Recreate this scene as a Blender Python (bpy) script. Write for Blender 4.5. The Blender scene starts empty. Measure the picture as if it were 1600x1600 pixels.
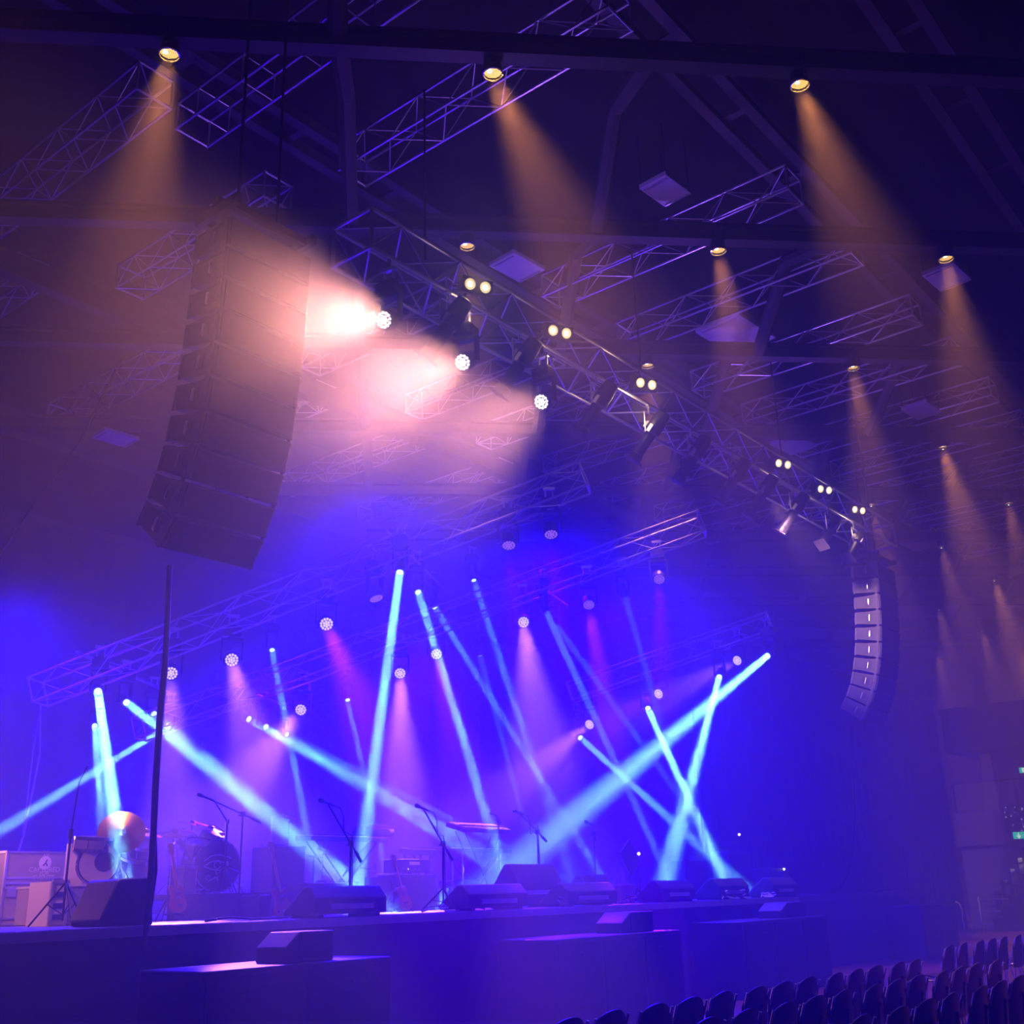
import bpy, math, random
from mathutils import Vector, Matrix
V = Vector
random.seed(7)
S = bpy.context.scene
COL = S.collection
rad = math.radians

# ------------------------------------------------------------------ camera
F = 1718.0                                   # focal length in pixels of the 1600 px frame
R = Matrix(((0.63326033, 0.23752622, 0.73658852), (-0.77338133, 0.23033006, 0.59061779), (-0.02937127, -0.94367863, 0.32955723)))
C0 = V((0, -10, 1.65))                       # eye height of a standing visitor, 10 m in front of the stage edge
cam = bpy.data.objects.new('camera', bpy.data.cameras.new('camera'))
COL.objects.link(cam)
Mx = Matrix((R.col[0], -R.col[1], -R.col[2])).transposed().to_4x4()
Mx.translation = C0
cam.matrix_world = Mx
cam.data.sensor_width = 36
cam.data.lens = 36 * F / 1600
cam.data.clip_end = 300
S.camera = cam

def ray(px, py): return R @ V((px - 800, py - 800, F))
def at_depth(px, py, d): return C0 + ray(px, py) * (d / F)
def at_y(px, py, y): r = ray(px, py); return C0 + r * ((y - C0.y) / r.y)
def at_z(px, py, z): r = ray(px, py); return C0 + r * ((z - C0.z) / r.z)
def at_x(px, py, x): r = ray(px, py); return C0 + r * ((x - C0.x) / r.x)
def depth_of(p): return (R.transposed() @ (p - C0)).z

# ------------------------------------------------------------------ world, view, sampling of light
W = bpy.data.worlds.new('world'); S.world = W
W.use_nodes = True
W.node_tree.nodes['Background'].inputs[0].default_value = (0.02, 0.01, 0.03, 1)
W.node_tree.nodes['Background'].inputs[1].default_value = 0.0
vs = S.view_settings
vs.view_transform = 'Standard'; vs.look = 'None'; vs.gamma = 1.0; vs.exposure = -0.12; vs.use_curve_mapping = False
cy = S.cycles
cy.max_bounces = 3; cy.diffuse_bounces = 2; cy.glossy_bounces = 2; cy.transmission_bounces = 3; cy.transparent_max_bounces = 8
cy.volume_bounces = 0
cy.use_light_tree = True
cy.use_adaptive_sampling = False
cy.sample_clamp_indirect = 4.0
cy.use_denoising = True

# light levels (watts of the lamps in the room)
P_BEAM, P_WASH, P_DOWN, P_FLOOD = 80.0, 7000.0, 7400.0, 2900.0
HAZE, PLUME = 0.02, 0.3

def spot(name, p, q, ang, col, P, r=0.1, blend=0.5, parent=None):
    l = bpy.data.lights.new(name, 'SPOT'); l.energy = P; l.color = col; l.spot_size = rad(ang); l.spot_blend = blend; l.shadow_soft_size = r
    o = bpy.data.objects.new(name, l); COL.objects.link(o)
    o.matrix_world = Matrix.Translation(p) @ (V(q) - V(p)).to_track_quat('-Z', 'Y').to_matrix().to_4x4()
    return o

# large blue washes over the stage, without fixtures; added violet fill at its rear
BLUE, VIOLET = (0.012, 0.0, 1.0), (0.06, 0.0, 1.0)
BW = [(8.0, 8.5, 4.6, .2), (9.3, 8.7, 6.7, .9), (14.2, 5.0, 8.6, 1.7), (16.5, 11.0, 6.8, 3.2), (19.0, 4.5, 8.8, 3.4), (21.0, 10.0, 7.6, 3.6), (24.6, 6.2, 9.0, 1.7)]
for x, y, z, k in BW:
    spot('blue_wash_light', V((x, y, z)), V((x - .3 if x < 20 else x - .9, y - .5, z - 2.0)), 138, BLUE, 7500 * k, 0.9, 1.0)
for x, y, P in [(8.5, 10.5, 1500), (13.0, 10.5, 2300), (17.5, 10.0, 2300), (21.5, 8.5, 1500)]:
    spot('violet_fill_light', V((x, y, 1.75)), V((x + 1.5, y - 4, 9)), 140, VIOLET, P, 0.25, 1.0)

# front-of-house blue washes high at the rear of the hall, on the stage front
for x, tx, k in ((5.0, 11.0, 1.0), (11.0, 15.5, .8)):
    spot('house_wash_light', V((x, -21, 11.5)), V((tx, 0, 1.5)), 22, (0.0, 0.0, 1.0), 22000 * k, 0.2, 1.0)

# violet fill added above the front truss, no fixture, to graze the roof trusses
for x in (12.0, 18.0, 24.0):
    spot('roof_fill_light', V((x, .1, 10.95)), V((x, .6, 16)), 165, (0.3, 0.1, 1.0), 330, 0.2, 0.6)

# ------------------------------------------------------------------ materials
def mat(name, col, rough=0.6, metal=0.0, spec=0.5, noise=0.0, scale=6.0, bump=0.0):
    m = bpy.data.materials.new(name); m.use_nodes = True
    t = m.node_tree; b = t.nodes['Principled BSDF']
    b.inputs['Base Color'].default_value = (*col, 1); b.inputs['Roughness'].default_value = rough
    b.inputs['Metallic'].default_value = metal; b.inputs['Specular IOR Level'].default_value = spec
    if noise or bump:
        tc = t.nodes.new('ShaderNodeTexCoord'); n = t.nodes.new('ShaderNodeTexNoise')
        n.inputs['Scale'].default_value = scale; n.inputs['Detail'].default_value = 5
        t.links.new(tc.outputs['Object'], n.inputs['Vector'])
        if noise:
            r = t.nodes.new('ShaderNodeValToRGB')
            r.color_ramp.elements[0].color = tuple(c * (1 - noise) for c in col) + (1,)
            r.color_ramp.elements[1].color = tuple(min(1, c * (1 + noise)) for c in col) + (1,)
            t.links.new(n.outputs['Fac'], r.inputs['Fac']); t.links.new(r.outputs['Color'], b.inputs['Base Color'])
        if bump:
            bp = t.nodes.new('ShaderNodeBump'); bp.inputs['Strength'].default_value = bump
            t.links.new(n.outputs['Fac'], bp.inputs['Height']); t.links.new(bp.outputs['Normal'], b.inputs['Normal'])
    return m

def glow(name, col, strength):
    m = bpy.data.materials.new(name); m.use_nodes = True
    b = m.node_tree.nodes['Principled BSDF']
    b.inputs['Base Color'].default_value = (0.02, 0.02, 0.02, 1)
    b.inputs['Emission Color'].default_value = (*col, 1); b.inputs['Emission Strength'].default_value = strength
    m.cycles.emission_sampling = 'NONE'
    return m

ALU = mat('brushed_aluminium', (0.62, 0.62, 0.64), 0.38, 0.75, noise=0.12, scale=9)
STEEL = mat('painted_steel', (0.03, 0.025, 0.028), 0.7, 0.0, noise=0.25, scale=3)
GIRDER = mat('grey_girder_paint', (0.07, 0.06, 0.07), 0.7, 0.0, noise=0.2, scale=4)
BLACK = mat('black_casing', (0.018, 0.018, 0.02), 0.45, noise=0.3, scale=20)
RUBBER = mat('black_rubber', (0.012, 0.012, 0.013), 0.7)
CHROME = mat('chrome', (0.8, 0.8, 0.82), 0.12, 1.0)
PANEL = mat('white_panel', (0.55, 0.55, 0.57), 0.5, noise=0.15, scale=5)
PA = mat('speaker_paint', (0.03, 0.03, 0.032), 0.6, noise=0.15, scale=30, bump=0.05)
GRILLE = mat('speaker_grille', (0.02, 0.02, 0.022), 0.55, 0.3, noise=0.4, scale=60)
WOOD = mat('dark_stained_plywood', (0.045, 0.02, 0.014), 0.35, noise=0.35, scale=12)
DRAPE = mat('black_drape', (0.02, 0.018, 0.022), 0.9, noise=0.3, scale=2)
CYC = mat('grey_backdrop_cloth', (0.12, 0.12, 0.13), 0.9, noise=0.12, scale=0.8)
DECK = mat('black_stage_deck', (0.035, 0.035, 0.038), 0.45, noise=0.5, scale=7, bump=0.1)
SKIRT = mat('stage_skirt_cloth', (0.055, 0.055, 0.06), 0.85, noise=0.2, scale=1.2)
CEIL = mat('dark_ceiling', (0.007, 0.006, 0.006), 0.9, noise=0.2, scale=0.6)
CONC = mat('painted_concrete', (0.22, 0.19, 0.2), 0.8, noise=0.15, scale=1.5)
CASE = mat('grey_case_laminate', (0.32, 0.32, 0.34), 0.4, noise=0.1, scale=8)
WHITEPRINT = mat('white_print', (0.8, 0.8, 0.8), 0.6)
SHELL = mat('drum_lacquer', (0.12, 0.12, 0.14), 0.2, 0.1)
SKIN = mat('drum_head', (0.22, 0.22, 0.23), 0.35)
DARKSKIN = mat('black_drum_head', (0.05, 0.05, 0.06), 0.3)
BRASS = mat('cymbal_bronze', (0.75, 0.5, 0.2), 0.18, 1.0)
GTR = mat('guitar_sunburst', (0.25, 0.09, 0.04), 0.2, noise=0.3, scale=4)
FRET = mat('guitar_neck_wood', (0.3, 0.17, 0.08), 0.4, noise=0.2, scale=20)
KEYS = mat('keyboard_white', (0.75, 0.74, 0.72), 0.3)
PAPER = mat('paper', (0.7, 0.6, 0.5), 0.7)
CABLE = mat('black_cable', (0.015, 0.015, 0.016), 0.6)
PALECABLE = mat('pale_cable', (0.6, 0.65, 0.6), 0.5)

def floor_mat():
    m = mat('hall_parquet', (0.14, 0.055, 0.03), 0.35)
    t = m.node_tree; b = t.nodes['Principled BSDF']
    tc = t.nodes.new('ShaderNodeTexCoord'); br = t.nodes.new('ShaderNodeTexBrick')
    br.inputs['Color1'].default_value = (0.09, 0.03, 0.018, 1); br.inputs['Color2'].default_value = (0.13, 0.045, 0.025, 1)
    br.inputs['Mortar'].default_value = (0.03, 0.012, 0.01, 1); br.inputs['Scale'].default_value = 1.0
    br.inputs['Brick Width'].default_value = 1.2; br.inputs['Row Height'].default_value = 0.12; br.inputs['Mortar Size'].default_value = 0.004
    t.links.new(tc.outputs['Object'], br.inputs['Vector']); t.links.new(br.outputs['Color'], b.inputs['Base Color'])
    return m
FLOOR = floor_mat()
def clear_mat():
    m = mat('clear_acrylic', (0.85, 0.85, 0.9), 0.08)
    b = m.node_tree.nodes['Principled BSDF']; b.inputs['Alpha'].default_value = 0.1
    return m
CLEAR = clear_mat()
def board_mat():
    m = glow('dot_matrix_board', (0.55, 0.5, 0.9), 0.5)
    t = m.node_tree; b = t.nodes['Principled BSDF']
    tc = t.nodes.new('ShaderNodeTexCoord'); v = t.nodes.new('ShaderNodeTexVoronoi'); v.inputs['Scale'].default_value = 9.0
    n = t.nodes.new('ShaderNodeTexNoise'); n.inputs['Scale'].default_value = 5.0
    a = t.nodes.new('ShaderNodeMath'); a.operation = 'LESS_THAN'; a.inputs[1].default_value = 0.3
    c = t.nodes.new('ShaderNodeMath'); c.operation = 'GREATER_THAN'; c.inputs[1].default_value = 0.5
    k = t.nodes.new('ShaderNodeMath'); k.operation = 'MULTIPLY'
    k2 = t.nodes.new('ShaderNodeMath'); k2.operation = 'MULTIPLY'; k2.inputs[1].default_value = 0.55
    t.links.new(tc.outputs['Object'], v.inputs['Vector']); t.links.new(tc.outputs['Object'], n.inputs['Vector'])
    t.links.new(v.outputs['Distance'], a.inputs[0]); t.links.new(n.outputs['Fac'], c.inputs[0])
    t.links.new(a.outputs[0], k.inputs[0]); t.links.new(c.outputs[0], k.inputs[1])
    t.links.new(k.outputs[0], k2.inputs[0]); t.links.new(k2.outputs[0], b.inputs['Emission Strength'])
    return m
BOARD = board_mat()

G_BEAM = glow('beam_lens_glow', (0.55, 0.95, 1.0), 2.2)
G_PINK = glow('pink_led_glow', (1.0, 0.72, 1.0), 1.6)
G_DIM = glow('dim_violet_led_glow', (0.55, 0.2, 0.95), 0.7)
G_WHITE = glow('white_led_glow', (1.0, 0.97, 1.0), 3.0)
G_AMBER = glow('amber_lamp_glow', (1.0, 0.52, 0.13), 4.0)
G_FIL = glow('filament_glow', (1.0, 0.9, 0.6), 9.0)
G_WARM = glow('warm_lamp_glow', (1.0, 0.82, 0.35), 1.5)
G_EXIT = glow('exit_sign_green', (0.0, 0.75, 0.25), 0.9)
G_ARROW = glow('exit_sign_white', (0.8, 1.0, 0.7), 1.1)
G_DOT = glow('indicator_glow', (1.0, 0.85, 0.8), 2.0)
G_ROOM = glow('lit_doorway', (0.9, 0.8, 0.55), 0.8)

# ------------------------------------------------------------------ mesh tools
class MB:
    def __init__(s): s.v = []; s.f = []
    def add(s, vs_, fs, M=None):
        n = len(s.v)
        s.v += [tuple(M @ V(p)) if M else tuple(p) for p in vs_]
        s.f += [tuple(i + n for i in f) for f in fs]
        return s
    def box(s, c, d, M=None):
        x, y, z = (k / 2 for k in d)
        p = [(c[0] + a * x, c[1] + b * y, c[2] + e * z) for a in (-1, 1) for b in (-1, 1) for e in (-1, 1)]
        return s.add(p, [(0, 1, 3, 2), (4, 6, 7, 5), (0, 4, 5, 1), (2, 3, 7, 6), (0, 2, 6, 4), (1, 5, 7, 3)], M)
    def bar(s, a, b, w, h=None, up=(0, 0, 1)):
        a, b = V(a), V(b); d = (b - a).normalized(); u = V(up)
        if abs(d.dot(u)) > 0.98: u = V((0, 1, 0))
        x = d.cross(u).normalized(); z = x.cross(d).normalized(); h = h or w
        M = Matrix((x, d, z)).transposed().to_4x4(); M.translation = (a + b) / 2
        return s.box((0, 0, 0), (w, (b - a).length, h), M)
    def tube(s, pts, r, n=6, cap=True):
        pts = [V(p) for p in pts]; rs = r if isinstance(r, (list, tuple)) else [r] * len(pts)
        vs_, fs = [], []; u = None
        for i, p in enumerate(pts):
            d = (pts[min(i + 1, len(pts) - 1)] - pts[max(i - 1, 0)]).normalized()
            if u is None: u = d.orthogonal().normalized()
            else: u = (u - d * u.dot(d)); u = u.normalized() if u.length > 1e-6 else d.orthogonal().normalized()
            w = d.cross(u)
            for k in range(n):
                t = 2 * math.pi * k / n
                vs_.append(p + (u * math.cos(t) + w * math.sin(t)) * rs[i])
        for i in range(len(pts) - 1):
            for k in range(n):
                fs.append((i * n + k, i * n + (k + 1) % n, (i + 1) * n + (k + 1) % n, (i + 1) * n + k))
        if cap: fs += [tuple(range(n))[::-1], tuple(range((len(pts) - 1) * n, len(pts) * n))]
        return s.add(vs_, fs)
    def lathe(s, prof, n=16, M=None, cap=True):
        vs_ = [(r * math.cos(2 * math.pi * k / n), r * math.sin(2 * math.pi * k / n), z) for r, z in prof for k in range(n)]
        fs = [(i * n + k, i * n + (k + 1) % n, (i + 1) * n + (k + 1) % n, (i + 1) * n + k) for i in range(len(prof) - 1) for k in range(n)]
        if cap: fs += [tuple(range(n))[::-1], tuple(range((len(prof) - 1) * n, len(prof) * n))]
        return s.add(vs_, fs, M)
    def prism(s, poly, x0, x1, M=None):      # polygon in the y-z plane pulled along x
        n = len(poly)
        vs_ = [(x0, p[0], p[1]) for p in poly] + [(x1, p[0], p[1]) for p in poly]
        fs = [tuple(range(n))[::-1], tuple(range(n, 2 * n))] + [(i, (i + 1) % n, (i + 1) % n + n, i + n) for i in range(n)]
        return s.add(vs_, fs, M)
    def mesh(s, name, m, smooth=True):
        me = bpy.data.meshes.new(name); me.from_pydata(s.v, [], s.f); me.validate()
        import bmesh
        bm = bmesh.new(); bm.from_mesh(me); bmesh.ops.recalc_face_normals(bm, faces=bm.faces[:]); bm.to_mesh(me); bm.free()
        me.materials.append(m)
        if smooth:
            me.polygons.foreach_set('use_smooth', [True] * len(me.polygons)); me.set_sharp_from_angle(angle=rad(35))
        return me
    def build(s, name, m, parent=None, smooth=True, bevel=0.0):
        return put(name, s.mesh(name, m, smooth), parent, bevel=bevel)

def put(name, me, parent=None, M=None, bevel=0.0):
    o = bpy.data.objects.new(name, me); COL.objects.link(o)
    if parent: o.parent = parent
    if M is not None: o.matrix_local = M
    if bevel:
        b = o.modifiers.new('bevel', 'BEVEL'); b.width = bevel; b.segments = 2; b.limit_method = 'ANGLE'
    return o
def tag(o, label, cat, group=None, kind=None):
    if label: o['label'] = label
    if cat: o['category'] = cat
    if group: o['group'] = group
    if kind: o['kind'] = kind
    return o
def thing(name, label, cat, loc=(0, 0, 0), rz=0.0, group=None):
    o = bpy.data.objects.new(name, None); COL.objects.link(o)
    o.empty_display_size = 0.1
    o.location = loc; o.rotation_euler = (0, 0, rz)
    return tag(o, label, cat, group)
def struct(name, mb, m, smooth=False):
    return tag(mb.build(name, m, None, smooth), None, None, None, 'structure')
def aim(d, up='Y'): return V(d).to_track_quat('-Z', up).to_matrix().to_4x4()   # local -Z points along d
def dup(o, parent=None):
    c = o.copy(); COL.objects.link(c)
    if parent: c.parent = parent; c.matrix_parent_inverse.identity()
    for ch in list(o.children): dup(ch, c)
    return c
def words(n): return ['first', 'second', 'third', 'fourth', 'fifth', 'sixth', 'seventh', 'eighth', 'ninth', 'tenth', 'eleventh', 'twelfth', 'thirteenth', 'fourteenth'][n]


# ------------------------------------------------------------------ the hall
X0, X1, Y0, Y1, ZC = -9.0, 66.0, -24.0, 16.6, 16.2
struct('floor', MB().box(((X0 + X1) / 2, (Y0 + Y1) / 2, -0.1), (X1 - X0, Y1 - Y0, 0.2)), FLOOR)
struct('ceiling', MB().box(((X0 + X1) / 2, (Y0 + Y1) / 2, ZC + 0.1), (X1 - X0, Y1 - Y0, 0.2)), CEIL)
struct('wall_back', MB().box(((X0 + X1) / 2, Y1 + 0.1, ZC / 2), (X1 - X0, 0.2, ZC)), CEIL)
struct('wall_front', MB().box(((X0 + X1) / 2, Y0 - 0.1, ZC / 2), (X1 - X0, 0.2, ZC)), CEIL)
struct('wall_left', MB().box((X0 - 0.1, (Y0 + Y1) / 2, ZC / 2), (0.2, Y1 - Y0, ZC)), CEIL)
struct('wall_right', MB().box((X1 + 0.1, (Y0 + Y1) / 2, ZC / 2), (0.2, Y1 - Y0, ZC)), CEIL)
# two long edges that run across the rear wall, catching the blue light
struct('trim_1', MB().box((17, 16.2, 13.35), (50, 0.5, 0.14)).box((17, 16.35, 13.75), (50, 0.3, 0.5)), GIRDER)
struct('trim_2', MB().box((17, 16.2, 11.0), (50, 0.5, 0.36)), GIRDER)
struct('trim_3', MB().box((12, 9.7, 13.9), (40, 0.3, 0.5)).box((12, 9.7, 14.5), (40, 0.1, 0.3)), STEEL)

# roof: diagonal beams, lower chords of the space frame
def beam_diag(c, sgn, z, w, h, x_from, x_to):
    m = MB()
    a = V((x_from, (c - x_from) if sgn < 0 else (x_from - c), z)); b = V((x_to, (c - x_to) if sgn < 0 else (x_to - c), z))
    d = (b - a).normalized()
    m.bar(a, b, w, 0.06); m.bar(a + V((0, 0, h)), b + V((0, 0, h)), w, 0.06); m.bar(a + V((0, 0, h / 2)), b + V((0, 0, h / 2)), 0.06, h)
    struct('roof_beam', m, STEEL)
SUMS = [8.2, 14.62, 21.2, 27.7, 34.3, 40.5, 46.73, 53.4, 59.44, 65.65]
for k, c in enumerate(SUMS):
    beam_diag(c, -1, 13.2, 0.26, 0.3, c - 16, min(c + 16, 64))
for k in range(8):
    c = 8.75 + 6.45 * k
    # round struts rise from the beam crossings to the upper deck
    m = MB()
    for j in range(-2, 3):
        s0 = 8.2 + 6.42 * (k + j + 1)
        x, y = (s0 + c) / 2, (s0 - c) / 2
        if -16 < y < 15 and x < 64:
            m.tube([(x, y, 13.3), (x + 1.62, y + 1.62, 14.3), (x + 3.23, y + 3.23, 13.3)], 0.15, 8)
    if m.v: struct('roof_beam', m, STEEL)
# crane-rail girders along the hall: two flanges and cross plates
for y, z in ((-6.1, 15.2), (-2.8, 15.2), (3.7, 15.2)):
    m = MB()
    for s in (-0.32, 0.32):
        m.box((27, y + s, z), (56, 0.2, 0.05)); m.box((27, y + s, z + 0.15), (56, 0.03, 0.3))
    for i in range(22):
        m.box((1 + i * 2.5, y, z + 0.1), (0.16, 0.84, 0.04))
    struct('roof_beam', m, GIRDER)

# gallery at the far end of the hall, with the open foyer under it
gx = 44.5
struct('gallery_wall', MB().box((gx + 0.2, 3.2, 1.45), (0.4, 2.4, 2.9)).box((gx + 0.2, -11.5, 1.45), (0.4, 14, 2.9)).box((gx + 4, -6, 1.45), (0.3, 22, 2.9)), CONC)
struct('gallery_slab', MB().box((gx + 2, -7, 3.5), (4.8, 22.8, 1.2)), CONC)
struct('gallery_roof', MB().box((gx + 2.2, -7, 6.75), (4.4, 22.8, 0.7)).box((gx + 0.3, -7, 7.6), (0.5, 22.8, 1.0)), STEEL)
struct('gallery_rear_wall', MB().box((gx + 4.2, -7, 5.3), (0.2, 22.8, 2.5)), CONC)
m = MB()
for y in (4.25, 2.0, -0.5, -3, -6, -9): m.box((gx - 0.25, y, 4.65), (0.05, 0.05, 1.1))
m.box((gx - 0.25, -7, 5.2), (0.07, 22.5, 0.06))
gr = m.build('gallery_railing', GIRDER); tag(gr, 'grey railing with a glass screen along the gallery edge', 'railing')
MB().box((gx - 0.22, -7, 4.65), (0.02, 22.4, 1.0)).build('glass_screen', CLEAR, gr)
tag(MB().box((gx + 1.4, 3.3, 5.2), (0.5, 0.45, 2.3)).build('gallery_column', CONC), 'pale column behind the gallery railing', 'column', None, 'structure')
# side drape that closes the stage right of the right-hand speaker array
m = MB(); pts = []
n = 220
for i in range(n + 1):
    x = 25.5 + (44.3 - 25.5) * i / n
    pts.append((x, 4.55 + 0.10 * math.sin(i * 0.9) + 0.04 * math.sin(i * 2.3)))
vs_ = [(x, y, z) for x, y in pts for z in (0.0, 8.4)]
m.add(vs_, [(2 * i, 2 * i + 2, 2 * i + 3, 2 * i + 1) for i in range(n)])
o = m.build('side_drape', DRAPE); tag(o, 'tall black pleated drape hanging right of the stage', 'drape')
o.modifiers.new('cloth_thickness', 'SOLIDIFY').thickness = 0.03
# grey backdrop cloth behind the band
m = MB(); pts = []
for i in range(n + 1):
    x = 4.5 + (30 - 4.5) * i / n
    pts.append((x, 15.85 + 0.05 * math.sin(i * 0.8)))
vs_ = [(x, y, z) for x, y in pts for z in (1.5, 10.85)]
m.add(vs_, [(2 * i, 2 * i + 2, 2 * i + 3, 2 * i + 1) for i in range(n)])
o = m.build('backdrop_cloth', CYC); tag(o, 'wide backdrop cloth glowing blue at the rear of the stage', 'backdrop')
o.modifiers.new('cloth_thickness', 'SOLIDIFY').thickness = 0.02

# ------------------------------------------------------------------ haze that fills the room
hm = bpy.data.materials.new('stage_haze'); hm.use_nodes = True
t = hm.node_tree; t.nodes.clear()
out = t.nodes.new('ShaderNodeOutputMaterial'); sc = t.nodes.new('ShaderNodeVolumeScatter')
sc.inputs['Density'].default_value = HAZE; sc.inputs['Anisotropy'].default_value = 0.6
t.links.new(sc.outputs[0], out.inputs['Volume'])
hz = MB().box(((X0 + X1) / 2, (Y0 + Y1) / 2, ZC / 2), (X1 - X0 - 0.04, Y1 - Y0 - 0.04, ZC - 0.04)).build('haze', hm, None, False)
tag(hz, 'thin theatrical haze filling the whole hall', 'haze', None, 'stuff')
# a thicker plume of smoke drifting past the three white floods
pm = bpy.data.materials.new('smoke_plume'); pm.use_nodes = True
t = pm.node_tree; t.nodes.clear()
out = t.nodes.new('ShaderNodeOutputMaterial'); sc = t.nodes.new('ShaderNodeVolumeScatter'); sc.inputs['Anisotropy'].default_value = 0.5
tc = t.nodes.new('ShaderNodeTexCoord'); gt = t.nodes.new('ShaderNodeTexGradient'); gt.gradient_type = 'QUADRATIC_SPHERE'
nt = t.nodes.new('ShaderNodeTexNoise'); nt.inputs['Scale'].default_value = 1.6; nt.inputs['Detail'].default_value = 2
mr = t.nodes.new('ShaderNodeMapRange'); mr.inputs['From Min'].default_value = .3; mr.inputs['From Max'].default_value = .7; mr.inputs['To Min'].default_value = .6; mr.inputs['To Max'].default_value = 1.4
m1 = t.nodes.new('ShaderNodeMath'); m1.operation = 'MULTIPLY'; m2 = t.nodes.new('ShaderNodeMath'); m2.operation = 'MULTIPLY'; m2.inputs[1].default_value = PLUME
t.links.new(tc.outputs['Object'], gt.inputs['Vector']); t.links.new(tc.outputs['Object'], nt.inputs['Vector'])
t.links.new(nt.outputs['Fac'], mr.inputs['Value']); t.links.new(gt.outputs['Fac'], m1.inputs[0]); t.links.new(mr.outputs[0], m1.inputs[1])
t.links.new(m1.outputs[0], m2.inputs[0]); t.links.new(m2.outputs[0], sc.inputs['Density']); t.links.new(sc.outputs[0], out.inputs['Volume'])
pl = MB().lathe([(math.sin(math.pi * i / 12), -math.cos(math.pi * i / 12)) for i in range(13)], 24).build('smoke', pm)
pl.location = at_depth(585, 545, 13.6); pl.scale = (4.2, 3.6, 3.0)
tag(pl, 'thick smoke glowing peach around the three white floods', 'smoke', None, 'stuff')

# ------------------------------------------------------------------ stage
ST = 1.48
stage = thing('stage', 'long black stage deck with a cloth skirt along its front', 'stage', (0, 0, 0))
stage['kind'] = 'structure'
MB().box((6.45, 8.0, ST - 0.06), (28.9, 15.96, 0.12)).build('deck', DECK, stage)
MB().box((6.45, -0.02, ST - 0.05), (28.9, 0.05, 0.09)).build('edge_strip', ALU, stage)
m = MB(); vs_ = []
n = 260
for i in range(n + 1):
    x = -8 + 28.85 * i / n
    y = 0.06 + 0.012 * math.sin(i * 1.1)
    vs_ += [(x, y, 0.0), (x, y, ST - 0.1)]
m.add(vs_, [(2 * i, 2 * i + 2, 2 * i + 3, 2 * i + 1) for i in range(n)])
m.build('skirt', SKIRT, stage)
MB().box((20.84, 8, 0.7), (0.08, 15.8, 1.38)).build('end_panel', SKIRT, stage)
w = thing('wing_platform', 'dark side platform continuing the stage to the right', 'platform', (0, 0, 0))
w['kind'] = 'structure'
MB().box((25.4, 2.6, ST - 0.06), (8.9, 3.6, 0.12)).build('deck', DECK, w)
MB().box((25.4, 0.85, 0.7), (8.9, 0.08, 1.4)).build('skirt', SKIRT, w)
MB().box((23.1, 10.1, ST - 0.06), (4.3, 11.3, 0.12)).build('rear_deck', DECK, w)

# ------------------------------------------------------------------ trusses
def truss(name, label, a, b, w, h, group=None, cat='truss', bay=None, r=0.026, rb=0.013, ladder=False):
    a, b = V(a), V(b); L = (b - a).length; d = (b - a).normalized()
    side = d.cross(V((0, 0, 1))).normalized(); up = side.cross(d).normalized()
    M = Matrix((d, side, up)).transposed().to_4x4(); M.translation = a
    root = thing(name, label, cat, a, 0, group); root.matrix_world = M
    corners = [(s * w / 2, t * h / 2) for s in (-1, 1) for t in (-1, 1)]
    for cy_, cz in corners:
        MB().tube([(0, cy_, cz), (L, cy_, cz)], r, 8).build('chord', ALU, root)
    m = MB(); nb = max(2, round(L / (bay or 0.62))); s = L / nb
    faces = [((-1, -1), (-1, 1)), ((1, -1), (1, 1)), ((-1, -1), (1, -1)), ((-1, 1), (1, 1))]
    for fi, (p, q) in enumerate(faces):
        P = V((0, p[0] * w / 2, p[1] * h / 2)); Q = V((0, q[0] * w / 2, q[1] * h / 2))
        for i in range(nb):
            A, B = (P, Q) if (i + fi) % 2 else (Q, P)
            if ladder: m.tube([P + V((s * (i + .5), 0, 0)), Q + V((s * (i + .5), 0, 0))], rb, 6, False)
            else: m.tube([A + V((s * i, 0, 0)), B + V((s * (i + 1), 0, 0))], rb, 6, False)
    m.build('bracing_lattice', ALU, root)
    for x in (0.02, L - 0.02):
        e = MB(); c4 = [V((x, y, z)) for y, z in ((-w / 2, -h / 2), (w / 2, -h / 2), (w / 2, h / 2), (-w / 2, h / 2))]
        for i in range(4): e.tube([c4[i], c4[(i + 1) % 4]], r * 0.9, 6)
        e.build('end_frame', ALU, root)
    return root
def rs(x, y): return V((x * 1.157, -10 + (y + 10) * 1.157, 14.2))       # the roof trusses lie on the diagonal beams
A_X = [9.8, 14.9, 17.4, 20.4, 22.8, 25.4, 27.9, 30.5, 33.1, 35.7, 38.3]
A_L = ['between the two nearest amber downlights, its bare end in view', 'just right of the square panel, over the front truss middle', 'over the front truss, next right of the panel one',
       'crossed by the long diagonal roof strut, third right of the panel', 'whose right end reaches an amber downlight cone', 'passing behind the small square panel on the right',
       'sixth in its row going right', 'seventh in its row going right', 'eighth in its row going right', 'ninth in its row going right', 'last of its row, far off to the right']
truss('roof_truss', 'ladder-like roof truss over the top left, crossing the frame edge', rs(7.6, 1.9), rs(7.6, -4.2), 0.63, 0.52, 'short roof trusses', ladder=True, bay=1.1)
for x, l in zip(A_X, A_L):
    truss('roof_truss', 'short aluminium roof truss ' + l, rs(x, 0.85), rs(x, -4.2), 0.64, 0.53, 'short roof trusses')
B_X = [6.75, 9.45, 13.75, 16.9, 19.4, 22.1, 24.8, 27.6, 30.4]
B_L = ['at the top left beside the leftmost amber downlight', 'half lost in haze left of the left speaker array', 'behind the left white flood', 'behind the middle white flood', 'behind the right white flood',
       'faint above the stage, right of the white floods', 'faint behind the middle of the front truss', 'faint behind the right half of the front truss', 'faint behind the right end of the front truss']
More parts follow.
